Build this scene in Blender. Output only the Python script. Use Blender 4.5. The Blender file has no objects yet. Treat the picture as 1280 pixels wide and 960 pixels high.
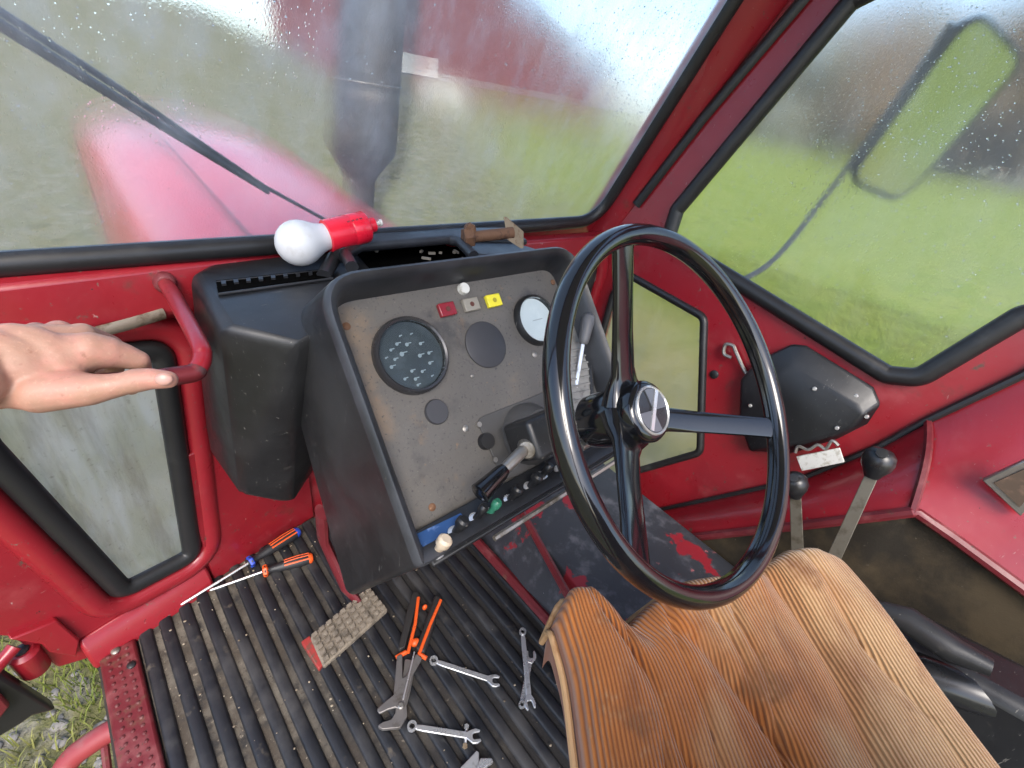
import bpy, bmesh, math, random
from mathutils import Vector, Matrix
random.seed(7)
R = math.radians
scn = bpy.context.scene
col = scn.collection
V = Vector

# ------------------------------------------------------------------ camera
Z0 = 2.05                                     # camera height above the ground
CAM = V((0, 0, Z0))
FPX, CX, CY = 573.0, 640.0, 480.0             # focal length in pixels of a 1280 x 960 picture
def camv(x, y): return V((x - CX, y - CY, FPX))
_F = camv(-20, 0).normalized()                # tractor forward seen by the camera
_R = camv(1316, 234); _R = (_R - _F * _R.dot(_F)).normalized()
_U = _R.cross(_F); _U = -_U if _U.y > 0 else _U
def to_world(v): return V((_R.dot(v), _F.dot(v), _U.dot(v)))
cd = bpy.data.cameras.new('camera'); cam = bpy.data.objects.new('camera', cd); col.objects.link(cam)
cd.sensor_width = 36; cd.sensor_fit = 'HORIZONTAL'; cd.lens = FPX / 1280 * 36
cd.clip_start = 0.02; cd.clip_end = 2000
rx, ry, rz = to_world(V((1, 0, 0))), to_world(V((0, -1, 0))), to_world(V((0, 0, -1)))
cam.matrix_world = Matrix(((rx.x, ry.x, rz.x, CAM.x), (rx.y, ry.y, rz.y, CAM.y), (rx.z, ry.z, rz.z, CAM.z), (0, 0, 0, 1)))
scn.camera = cam

# ------------------------------------------------------------------ light
SUN_EL, SUN_AZ = R(48), R(215)                # azimuth from +Y clockwise: behind and to the left of the tractor
w = bpy.data.worlds.new('World'); scn.world = w; w.use_nodes = True
nt = w.node_tree; nt.nodes.clear()
sky = nt.nodes.new('ShaderNodeTexSky'); sky.sky_type = 'NISHITA'; sky.sun_disc = False
sky.sun_elevation = SUN_EL; sky.sun_rotation = SUN_AZ; sky.dust_density = 2.2; sky.air_density = 1.0; sky.ozone_density = 1.2
bg = nt.nodes.new('ShaderNodeBackground'); bg.inputs[1].default_value = 0.15
wo = nt.nodes.new('ShaderNodeOutputWorld')
nt.links.new(sky.outputs[0], bg.inputs[0]); nt.links.new(bg.outputs[0], wo.inputs[0])
sl = bpy.data.lights.new('sun', 'SUN'); sl.energy = 1.05; sl.angle = R(30); sl.color = (1, .96, .9)
so = bpy.data.objects.new('sun', sl); col.objects.link(so)
sd = V((math.sin(SUN_AZ) * math.cos(SUN_EL), math.cos(SUN_AZ) * math.cos(SUN_EL), math.sin(SUN_EL)))
so.rotation_euler = sd.to_track_quat('Z', 'Y').to_euler(); so.location = (0, 0, 12)
scn.view_settings.view_transform = 'Standard'; scn.view_settings.look = 'None'
scn.view_settings.exposure = 1.58; scn.view_settings.gamma = 1
scn.render.engine = 'CYCLES'
cy = scn.cycles
cy.use_denoising = True; cy.max_bounces = 10; cy.transparent_max_bounces = 16; cy.transmission_bounces = 8
cy.glossy_bounces = 4; cy.diffuse_bounces = 4; cy.sample_clamp_indirect = 6; cy.blur_glossy = 0.5

# ------------------------------------------------------------------ picture -> place helpers
def ray(x, y): return to_world(camv(x, y)).normalized()
def hit(q, n, p):                             # pixel ray against a plane (camera-relative coordinates)
    r = ray(*q); n = V(n); return r * (V(p).dot(n) / r.dot(n))
def HZ(q, z): return hit(q, (0, 0, 1), (0, 0, z))
def HY(q, y): return hit(q, (0, 1, 0), (0, y, 0))
def HX(q, x): return hit(q, (1, 0, 0), (x, 0, 0))
def pd(x, y, d): return to_world(V((x - CX, y - CY, FPX)) * (d / FPX))
class Frame:                                  # a plane with 2-D coordinates
    def __init__(s, o, u, v):
        s.o = V(o); s.u = V(u).normalized(); s.v = V(v).normalized(); s.n = s.u.cross(s.v).normalized()
    def p(s, a, b, h=0): return s.o + s.u * a + s.v * b + s.n * h
    def uv(s, q, h=0):
        d = hit(q, s.n, s.o + s.n * h) - s.o; return (d.dot(s.u), d.dot(s.v))
    def at(s, q, h=0): return hit(q, s.n, s.o + s.n * h)

# ------------------------------------------------------------------ materials
MATS = {}
def node(nt, t, **k):
    n = nt.nodes.new(t)
    for a, b in k.items(): setattr(n, a, b)
    return n
def noise_mask(nt, vec, scale, lo, hi, detail=6, stretch=None, rough=.6):
    if stretch:
        m = node(nt, 'ShaderNodeMapping'); m.inputs['Scale'].default_value = stretch
        nt.links.new(vec, m.inputs[0]); vec = m.outputs[0]
    n = node(nt, 'ShaderNodeTexNoise'); n.inputs['Scale'].default_value = scale
    n.inputs['Detail'].default_value = detail; n.inputs['Roughness'].default_value = rough
    nt.links.new(vec, n.inputs['Vector'])
    r = node(nt, 'ShaderNodeMapRange'); r.inputs[1].default_value = lo; r.inputs[2].default_value = hi
    r.clamp = True; r.interpolation_type = 'SMOOTHSTEP'
    nt.links.new(n.outputs[0], r.inputs[0])
    return r.outputs[0]
def mk(name, base, rough=.5, metal=0, coat=0, layers=(), bump=(), spec=.5, sss=0, rvar=.12, emit=None):
    """layers: (colour, scale, lo, hi[, stretch[, rough]])   bump: (scale, strength)"""
    if name in MATS: return MATS[name]
    m = bpy.data.materials.new(name); m.use_nodes = True; nt = m.node_tree
    b = nt.nodes['Principled BSDF']
    tc = node(nt, 'ShaderNodeTexCoord'); vec = tc.outputs['Object']
    b.inputs['Metallic'].default_value = metal; b.inputs['Coat Weight'].default_value = coat
    b.inputs['Coat Roughness'].default_value = .15; b.inputs['Specular IOR Level'].default_value = spec
    if sss:
        b.inputs['Subsurface Weight'].default_value = sss; b.inputs['Subsurface Radius'].default_value = (.012, .005, .003)
        b.inputs['Subsurface Scale'].default_value = 1
    rgb = node(nt, 'ShaderNodeRGB'); rgb.outputs[0].default_value = (*base, 1); c = rgb.outputs[0]
    rv = node(nt, 'ShaderNodeMath', operation='MULTIPLY_ADD'); rv.inputs[1].default_value = rvar; rv.inputs[2].default_value = rough - rvar / 2
    nt.links.new(noise_mask(nt, vec, 23, .3, .7), rv.inputs[0]); ro = rv.outputs[0]
    for L in layers:
        cc, sc, lo, hi = L[:4]
        k = noise_mask(nt, vec, sc, lo, hi, 8, L[4] if len(L) > 4 else None)
        mx = node(nt, 'ShaderNodeMix', data_type='RGBA'); nt.links.new(k, mx.inputs[0])
        nt.links.new(c, mx.inputs[6]); mx.inputs[7].default_value = (*cc, 1); c = mx.outputs[2]
        if len(L) > 5:
            mr = node(nt, 'ShaderNodeMix'); nt.links.new(k, mr.inputs[0]); nt.links.new(ro, mr.inputs[2]); mr.inputs[3].default_value = L[5]; ro = mr.outputs[0]
    nt.links.new(c, b.inputs['Base Color']); nt.links.new(ro, b.inputs['Roughness'])
    if emit: b.inputs['Emission Color'].default_value = (*emit[0], 1); b.inputs['Emission Strength'].default_value = emit[1]
    prev = None
    for sc, st in bump:
        n = node(nt, 'ShaderNodeTexNoise'); n.inputs['Scale'].default_value = sc; n.inputs['Detail'].default_value = 5
        nt.links.new(vec, n.inputs['Vector'])
        bp = node(nt, 'ShaderNodeBump'); bp.inputs['Strength'].default_value = st; bp.inputs['Distance'].default_value = .3 / sc
        nt.links.new(n.outputs[0], bp.inputs['Height'])
        if prev: nt.links.new(prev, bp.inputs['Normal'])
        prev = bp.outputs[0]
    if prev: nt.links.new(prev, b.inputs['Normal'])
    MATS[name] = m; return m

RED = mk('red_paint', (.265, .012, .020), .33, coat=.25, layers=[((.21, .010, .017), 4, .4, .7), ((.32, .050, .055), 8, .56, .82, None, .5), ((.11, .026, .018), 13, .60, .78, None, .6), ((.08, .046, .034), 40, .64, .76, None, .75), ((.14, .09, .07), 130, .64, .72, None, .85), ((.34, .16, .15), 60, .69, .72, (1, 6, 1), .6), ((.34, .16, .15), 55, .70, .73, (1, 1, 7), .6), ((.02, .015, .012), 75, .72, .74, None, .8)], bump=[(60, .05), (9, .03)])
REDW = mk('red_paint_worn', (.125, .011, .016), .5, coat=.1, layers=[((.24, .075, .075), 14, .52, .75, None, .6), ((.12, .05, .03), 30, .58, .74, None, .8), ((.05, .035, .025), 90, .62, .72, None, .85)], bump=[(80, .08)])
CHIP = mk('chipped_red_on_black', (.028, .03, .036), .5, layers=[((.10, .10, .115), 24, .5, .75), ((.22, .014, .022), 9, .55, .58, None, .4), ((.30, .10, .105), 16, .66, .70, None, .5), ((.2, .2, .2), 160, .70, .76)], bump=[(70, .15)])
PLAS = mk('black_plastic', (.012, .0125, .014), .38, layers=[((.025, .026, .028), 5, .42, .72, None, .52), ((.05, .047, .043), 34, .64, .80, None, .7), ((.13, .125, .115), 40, .67, .70, (8, 8, .8), .7), ((.12, .115, .105), 45, .67, .70, (1, 6, 1.4), .7), ((.15, .14, .125), 170, .71, .76, None, .8)], bump=[(350, .06), (25, .03)])
PLASD = mk('dash_top_plastic', (.018, .019, .022), .38, layers=[((.045, .047, .054), 5, .42, .7, None, .55), ((.12, .105, .085), 60, .68, .8, None, .8)], bump=[(300, .08)])
RUBB = mk('black_rubber', (.014, .014, .015), .42, layers=[((.05, .05, .05), 12, .55, .8, None, .6), ((.13, .12, .10), 70, .70, .8, None, .8)], bump=[(90, .06)])
GLOSSB = mk('gloss_black', (.005, .0055, .007), .11, coat=.3, spec=.6, layers=[((.012, .012, .013), 20, .55, .8, None, .22)], bump=[(300, .012)], rvar=.05)
PANEL = mk('dash_panel', (.098, .090, .081), .55, layers=[((.130, .119, .105), 7, .45, .7), ((.055, .052, .050), 14, .52, .72), ((.19, .135, .088), 6, .54, .72), ((.17, .115, .072), 10, .60, .74), ((.20, .125, .075), 60, .64, .76), ((.045, .043, .042), 230, .56, .72), ((.16, .145, .125), 280, .62, .74)], bump=[(220, .12)])
SUBP = mk('column_plate', (.062, .06, .058), .55, layers=[((.06, .06, .06), 25, .5, .7), ((.22, .2, .17), 70, .66, .76)], bump=[(200, .08)])
STEEL = mk('chrome_steel', (.74, .74, .74), .30, .75, layers=[((.35, .34, .32), 60, .55, .75, None, .4)], bump=[(180, .03)])
DULLS = mk('dull_steel', (.33, .31, .28), .45, .8, layers=[((.14, .12, .09), 25, .5, .72, None, .7)], bump=[(120, .08)])
TOOLG = mk('grey_tool_steel', (.20, .185, .175), .5, .6, layers=[((.10, .085, .07), 40, .52, .75, None, .65)], bump=[(160, .1)])
RUST = mk('rusty_iron', (.17, .085, .045), .75, .2, layers=[((.08, .04, .025), 60, .5, .7), ((.30, .17, .09), 110, .6, .74)], bump=[(160, .35)])
BRASSY = mk('weathered_plate', (.26, .20, .13), .6, .35, layers=[((.15, .08, .04), 80, .5, .7)], bump=[(160, .2)])
ORANGE = mk('orange_grip', (.75, .10, .015), .45, layers=[((.2, .06, .03), 70, .62, .8)])
BLUEP = mk('blue_plastic', (.02, .06, .42), .4)
MATD = mk('mat_dirt', (.065, .052, .038), .9, layers=[((.135, .118, .092), 12, .42, .62), ((.028, .026, .024), 25, .5, .68), ((.33, .28, .21), 110, .62, .72), ((.05, .04, .03), 200, .55, .7)], bump=[(260, .6), (60, .3)])
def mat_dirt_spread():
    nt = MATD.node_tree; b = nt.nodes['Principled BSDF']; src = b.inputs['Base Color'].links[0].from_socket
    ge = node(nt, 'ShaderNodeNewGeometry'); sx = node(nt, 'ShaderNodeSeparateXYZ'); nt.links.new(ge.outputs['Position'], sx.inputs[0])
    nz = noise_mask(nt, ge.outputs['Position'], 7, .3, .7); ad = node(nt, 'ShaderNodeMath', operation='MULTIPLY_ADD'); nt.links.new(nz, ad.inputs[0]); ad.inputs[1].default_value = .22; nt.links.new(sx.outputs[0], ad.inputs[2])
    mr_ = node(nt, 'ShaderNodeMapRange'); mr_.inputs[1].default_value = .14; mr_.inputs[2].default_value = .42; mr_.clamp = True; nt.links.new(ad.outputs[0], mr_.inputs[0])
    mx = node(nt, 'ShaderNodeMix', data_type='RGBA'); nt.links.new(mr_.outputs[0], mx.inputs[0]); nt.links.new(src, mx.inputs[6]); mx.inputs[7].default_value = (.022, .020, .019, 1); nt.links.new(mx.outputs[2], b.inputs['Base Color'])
MATR = mk('mat_rubber', (.010, .011, .014), .5, layers=[((.045, .043, .042), 9, .45, .7, None, .7), ((.085, .070, .052), 30, .62, .76, None, .85), ((.20, .17, .13), 120, .72, .80, None, .9)], bump=[(300, .12), (40, .08)])
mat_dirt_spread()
PEDAL = mk('muddy_pedal', (.20, .165, .125), .9, layers=[((.11, .09, .068), 40, .45, .65), ((.30, .26, .2), 140, .58, .7)], bump=[(240, .4)])
CARPET = mk('dirty_carpet', (.022, .019, .015), .95, layers=[((.055, .042, .026), 7, .45, .7), ((.11, .095, .07), 90, .66, .76)], bump=[(400, .5), (60, .2)], spec=.1)
SKIN = mk('skin', (.355, .202, .142), .50, layers=[((.44, .205, .155), 16, .42, .68), ((.34, .19, .125), 40, .5, .75), ((.45, .26, .185), 260, .55, .75), ((.29, .14, .095), 120, .60, .75)], bump=[(420, .22), (90, .18)], sss=.12, spec=.4)
NAIL = mk('nail', (.40, .225, .18), .35, sss=.1)
WHITEP = mk('white_bulb', (.60, .61, .63), .4, layers=[((.52, .52, .52), 30, .5, .7)])
LAMPR = mk('lamp_red', (.72, .012, .035), .3, coat=.3)
GAUGE = mk('gauge_face', (.032, .042, .054), .5, layers=[((.05, .062, .076), 40, .5, .7)])
GAUGE_SKY = mk('gauge_sky_reflection', (.66, .70, .74), .5, layers=[((.74, .77, .8), 20, .5, .7)])  # pale colour paints the sky's reflection in the lens onto the dial
MARKW = mk('pale_markings', (.24, .29, .33), .6)
DISC = mk('grey_blank', (.040, .040, .045), .6, bump=[(300, .05)])
TREDL = mk('red_lens', (.22, .012, .02), .3, coat=.4); TGREY = mk('grey_lens', (.26, .24, .2), .4); TYEL = mk('yellow_lens', (.75, .66, .04), .35); TGRN = mk('green_lens', (.03, .16, .10), .25)
BEIGE = mk('beige_knob', (.55, .45, .33), .5, layers=[((.35, .27, .18), 60, .5, .7)])
BLUEL = mk('blue_label', (.02, .065, .19), .5, layers=[((.12, .2, .4), 60, .55, .7)])
PALEST = mk('pale_sticker', (.62, .62, .58), .6, layers=[((.4, .38, .32), 90, .5, .7)])
DARK = mk('painted_shade', (.003, .003, .003), .95, spec=0)  # near-black stand-in for the shade inside the slot and under the tray
EXH = mk('exhaust_black', (.035, .033, .034), .6, layers=[((.08, .06, .05), 12, .5, .7)], bump=[(40, .1)])
GREYR = mk('ribbed_grey', (.22, .22, .215), .6, layers=[((.12, .12, .12), 60, .5, .7)])

def seat_material():
    m = bpy.data.materials.new('brown_corduroy'); m.use_nodes = True; nt = m.node_tree; b = nt.nodes['Principled BSDF']
    uv = node(nt, 'ShaderNodeUVMap'); uv.uv_map = 'UVMap'
    tc = node(nt, 'ShaderNodeTexCoord')
    wv = node(nt, 'ShaderNodeTexWave', wave_type='BANDS', bands_direction='X', wave_profile='SIN')  # cords run front to back
    wv.inputs['Scale'].default_value = 31; wv.inputs['Distortion'].default_value = .35; wv.inputs['Detail'].default_value = 1; wv.inputs['Detail Scale'].default_value = .6
    nt.links.new(uv.outputs[0], wv.inputs[0])
    k1 = noise_mask(nt, uv.outputs[0], 2.2, .38, .66, 6, (1.6, .7, 1))
    k2 = noise_mask(nt, uv.outputs[0], 4, .47, .72, 8, (2.2, .5, 1))
    k3 = noise_mask(nt, tc.outputs['Object'], 60, .55, .8, 6)
    def mix(f, a, c):
        x = node(nt, 'ShaderNodeMix', data_type='RGBA'); nt.links.new(f, x.inputs[0])
        if isinstance(a, tuple): x.inputs[6].default_value = (*a, 1)
        else: nt.links.new(a, x.inputs[6])
        if isinstance(c, tuple): x.inputs[7].default_value = (*c, 1)
        else: nt.links.new(c, x.inputs[7])
        return x.outputs[2]
    su = node(nt, 'ShaderNodeSeparateXYZ'); nt.links.new(uv.outputs[0], su.inputs[0])
    av = node(nt, 'ShaderNodeMath', operation='MULTIPLY_ADD'); nt.links.new(k1, av.inputs[0]); av.inputs[1].default_value = .45; nt.links.new(su.outputs[0], av.inputs[2])
    fade = node(nt, 'ShaderNodeMapRange'); fade.inputs[1].default_value = .50; fade.inputs[2].default_value = 1.05; fade.clamp = True; nt.links.new(av.outputs[0], fade.inputs[0]); k1 = fade.outputs[0]   # bleached towards one side
    light = mix(k1, (.44, .150, .035), (.58, .36, .175))
    light = mix(k2, light, (.20, .066, .018)); k4 = noise_mask(nt, tc.outputs['Object'], 14, .56, .70, 8); light = mix(k4, light, (.24, .10, .035))
    light = mix(k3, light, (.42, .22, .10))
    dark = mix(k1, (.19, .050, .009), (.34, .17, .068))
    pw = node(nt, 'ShaderNodeMath', operation='POWER'); nt.links.new(wv.outputs[1], pw.inputs[0]); pw.inputs[1].default_value = .55
    c = mix(pw.outputs[0], dark, light)
    nt.links.new(c, b.inputs['Base Color']); b.inputs['Roughness'].default_value = .85; b.inputs['Sheen Weight'].default_value = .25; b.inputs['Specular IOR Level'].default_value = .2
    bp = node(nt, 'ShaderNodeBump'); bp.inputs['Strength'].default_value = .7; bp.inputs['Distance'].default_value = .003
    nt.links.new(wv.outputs[1], bp.inputs['Height']); nt.links.new(bp.outputs[0], b.inputs['Normal'])
    return m
SEAT = seat_material()
SEATP = mk('tan_piping', (.45, .27, .13), .8, layers=[((.3, .15, .06), 30, .5, .7)], bump=[(300, .2)])

def fog_glass(name, veil, clear, rough, drops, tint=(.86, .9, .9), streak=1.0, grad=None, dirt=0):
    """wet, misted pane: part clear, part blurred by condensation, part white mist, with drops that bend the view"""
    m = bpy.data.materials.new(name); m.use_nodes = True; nt = m.node_tree; nt.nodes.clear()
    out = node(nt, 'ShaderNodeOutputMaterial'); tc = node(nt, 'ShaderNodeTexCoord'); vec = tc.outputs['Object']
    mp = node(nt, 'ShaderNodeMapping'); mp.inputs['Scale'].default_value = (1, 1, .55); nt.links.new(vec, mp.inputs[0])
    vo = node(nt, 'ShaderNodeTexVoronoi'); vo.inputs['Scale'].default_value = 190; vo.inputs['Randomness'].default_value = 1
    nt.links.new(mp.outputs[0], vo.inputs['Vector'])
    thr = node(nt, 'ShaderNodeMath', operation='MULTIPLY'); nt.links.new(noise_mask(nt, vec, 4.5, .35, .75), thr.inputs[0]); thr.inputs[1].default_value = .62 * drops
    dr = node(nt, 'ShaderNodeMath', operation='SUBTRACT'); nt.links.new(thr.outputs[0], dr.inputs[0]); nt.links.new(vo.outputs['Distance'], dr.inputs[1])
    drp = node(nt, 'ShaderNodeMath', operation='MAXIMUM'); nt.links.new(dr.outputs[0], drp.inputs[0]); drp.inputs[1].default_value = 0
    fine = node(nt, 'ShaderNodeTexNoise'); fine.inputs['Scale'].default_value = 420; fine.inputs['Detail'].default_value = 2; nt.links.new(mp.outputs[0], fine.inputs['Vector'])
    hs = node(nt, 'ShaderNodeMath', operation='MULTIPLY_ADD'); nt.links.new(fine.outputs[0], hs.inputs[0]); hs.inputs[1].default_value = .10; nt.links.new(drp.outputs[0], hs.inputs[2])
    bp = node(nt, 'ShaderNodeBump'); bp.inputs['Strength'].default_value = 1; bp.inputs['Distance'].default_value = .006
    nt.links.new(hs.outputs[0], bp.inputs['Height'])
    rf = node(nt, 'ShaderNodeBsdfRefraction'); rf.inputs['IOR'].default_value = 1.08; rf.inputs['Color'].default_value = (*tint, 1)
    rr = node(nt, 'ShaderNodeMath', operation='MULTIPLY_ADD'); nt.links.new(noise_mask(nt, vec, 3, .35, .7, 5, (1, 1, .45)), rr.inputs[0]); rr.inputs[1].default_value = rough * .8; rr.inputs[2].default_value = rough * .6
    nt.links.new(rr.outputs[0], rf.inputs['Roughness']); nt.links.new(bp.outputs[0], rf.inputs['Normal'])
    tr = node(nt, 'ShaderNodeBsdfTransparent'); tr.inputs[0].default_value = (*tint, 1)
    m1 = node(nt, 'ShaderNodeMixShader'); m1.inputs[0].default_value = clear
    if grad:                                   # (low z, high z, clear share at the top)
        ge = node(nt, 'ShaderNodeNewGeometry'); sx = node(nt, 'ShaderNodeSeparateXYZ'); nt.links.new(ge.outputs['Position'], sx.inputs[0])
        ad = node(nt, 'ShaderNodeMath', operation='MULTIPLY_ADD'); nt.links.new(noise_mask(nt, vec, 5, .3, .7), ad.inputs[0]); ad.inputs[1].default_value = .25; nt.links.new(sx.outputs[2], ad.inputs[2])
        gr = node(nt, 'ShaderNodeMapRange'); gr.clamp = True; gr.inputs[1].default_value = grad[0] + .12; gr.inputs[2].default_value = grad[1] + .12; gr.inputs[3].default_value = clear; gr.inputs[4].default_value = grad[2]
        nt.links.new(ad.outputs[0], gr.inputs[0]); nt.links.new(gr.outputs[0], m1.inputs[0])
    nt.links.new(rf.outputs[0], m1.inputs[1]); nt.links.new(tr.outputs[0], m1.inputs[2])
    tl = node(nt, 'ShaderNodeBsdfTranslucent'); tl.inputs[0].default_value = (.9, .92, .95, 1)
    df = node(nt, 'ShaderNodeBsdfDiffuse'); df.inputs[0].default_value = (.8, .82, .85, 1)
    ms = node(nt, 'ShaderNodeMixShader'); ms.inputs[0].default_value = .25; nt.links.new(tl.outputs[0], ms.inputs[1]); nt.links.new(df.outputs[0], ms.inputs[2])
    vs = node(nt, 'ShaderNodeMath', operation='MULTIPLY_ADD'); nt.links.new(noise_mask(nt, vec, 26, .36, .72, 7, (1, 1, .22 * streak)), vs.inputs[0]); vs.inputs[1].default_value = veil * .75; vs.inputs[2].default_value = veil * .62
    if grad:
        gv = node(nt, 'ShaderNodeMapRange'); gv.clamp = True; gv.inputs[1].default_value = grad[0] + .12; gv.inputs[2].default_value = grad[1] + .25; gv.inputs[3].default_value = .65; gv.inputs[4].default_value = 1.7
        nt.links.new(ad.outputs[0], gv.inputs[0]); vm = node(nt, 'ShaderNodeMath', operation='MULTIPLY'); nt.links.new(vs.outputs[0], vm.inputs[0]); nt.links.new(gv.outputs[0], vm.inputs[1]); vs = vm
    m2 = node(nt, 'ShaderNodeMixShader'); nt.links.new(vs.outputs[0], m2.inputs[0]); nt.links.new(m1.outputs[0], m2.inputs[1]); nt.links.new(ms.outputs[0], m2.inputs[2])
    if dirt:
        dd = node(nt, 'ShaderNodeBsdfDiffuse'); dd.inputs[0].default_value = (.09, .075, .055, 1)
        dm = node(nt, 'ShaderNodeMath', operation='MULTIPLY'); nt.links.new(noise_mask(nt, vec, 30, .42, .72, 8, (1, 1, .16)), dm.inputs[0]); dm.inputs[1].default_value = dirt
        d2 = node(nt, 'ShaderNodeMath', operation='MULTIPLY_ADD'); nt.links.new(noise_mask(nt, vec, 120, .58, .75, 6), d2.inputs[0]); d2.inputs[1].default_value = dirt * .6; nt.links.new(dm.outputs[0], d2.inputs[2])
        md = node(nt, 'ShaderNodeMixShader'); nt.links.new(d2.outputs[0], md.inputs[0]); nt.links.new(m2.outputs[0], md.inputs[1]); nt.links.new(dd.outputs[0], md.inputs[2]); m2 = md
    gl = node(nt, 'ShaderNodeBsdfGlossy'); gl.inputs['Roughness'].default_value = .12
    m3 = node(nt, 'ShaderNodeMixShader'); m3.inputs[0].default_value = .035; nt.links.new(m2.outputs[0], m3.inputs[1]); nt.links.new(gl.outputs[0], m3.inputs[2])
    nt.links.new(m3.outputs[0], out.inputs[0])
    return m
def clear_glass():
    m = bpy.data.materials.new('clear_glass'); m.use_nodes = True; nt = m.node_tree; nt.nodes.clear()
    out = node(nt, 'ShaderNodeOutputMaterial'); tr = node(nt, 'ShaderNodeBsdfTransparent'); tr.inputs[0].default_value = (.95, .97, .96, 1)
    gl = node(nt, 'ShaderNodeBsdfGlossy'); gl.inputs['Roughness'].default_value = .03
    lw = node(nt, 'ShaderNodeLayerWeight'); lw.inputs[0].default_value = .12
    mx = node(nt, 'ShaderNodeMixShader'); nt.links.new(lw.outputs['Fresnel'], mx.inputs[0]); nt.links.new(tr.outputs[0], mx.inputs[1]); nt.links.new(gl.outputs[0], mx.inputs[2]); nt.links.new(mx.outputs[0], out.inputs[0])
    return m
CLEAR = clear_glass()
FOGW = fog_glass('misted_windscreen', .25, .36, .52, .75, (.98, .99, .99), 1.0, (Z0 - .16, Z0 + .10, .02))
FOGR = fog_glass('wet_side_glass', .10, .42, .48, .75, (.98, .99, .96), .8, (Z0 - .25, Z0 + .02, .02))
FOGL = fog_glass('dirty_low_glass', .36, .12, .8, .5, (.95, .95, .95), 1.0, None, .42)
FOGQ = fog_glass('wet_quarter_glass', .10, .2, .6, .35, (1.0, .96, .80))
DROP = bpy.data.materials.new('water_drop'); DROP.use_nodes = True
_b = DROP.node_tree.nodes['Principled BSDF']; _b.inputs['Transmission Weight'].default_value = 1; _b.inputs['Roughness'].default_value = .02; _b.inputs['IOR'].default_value = 1.33

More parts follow.
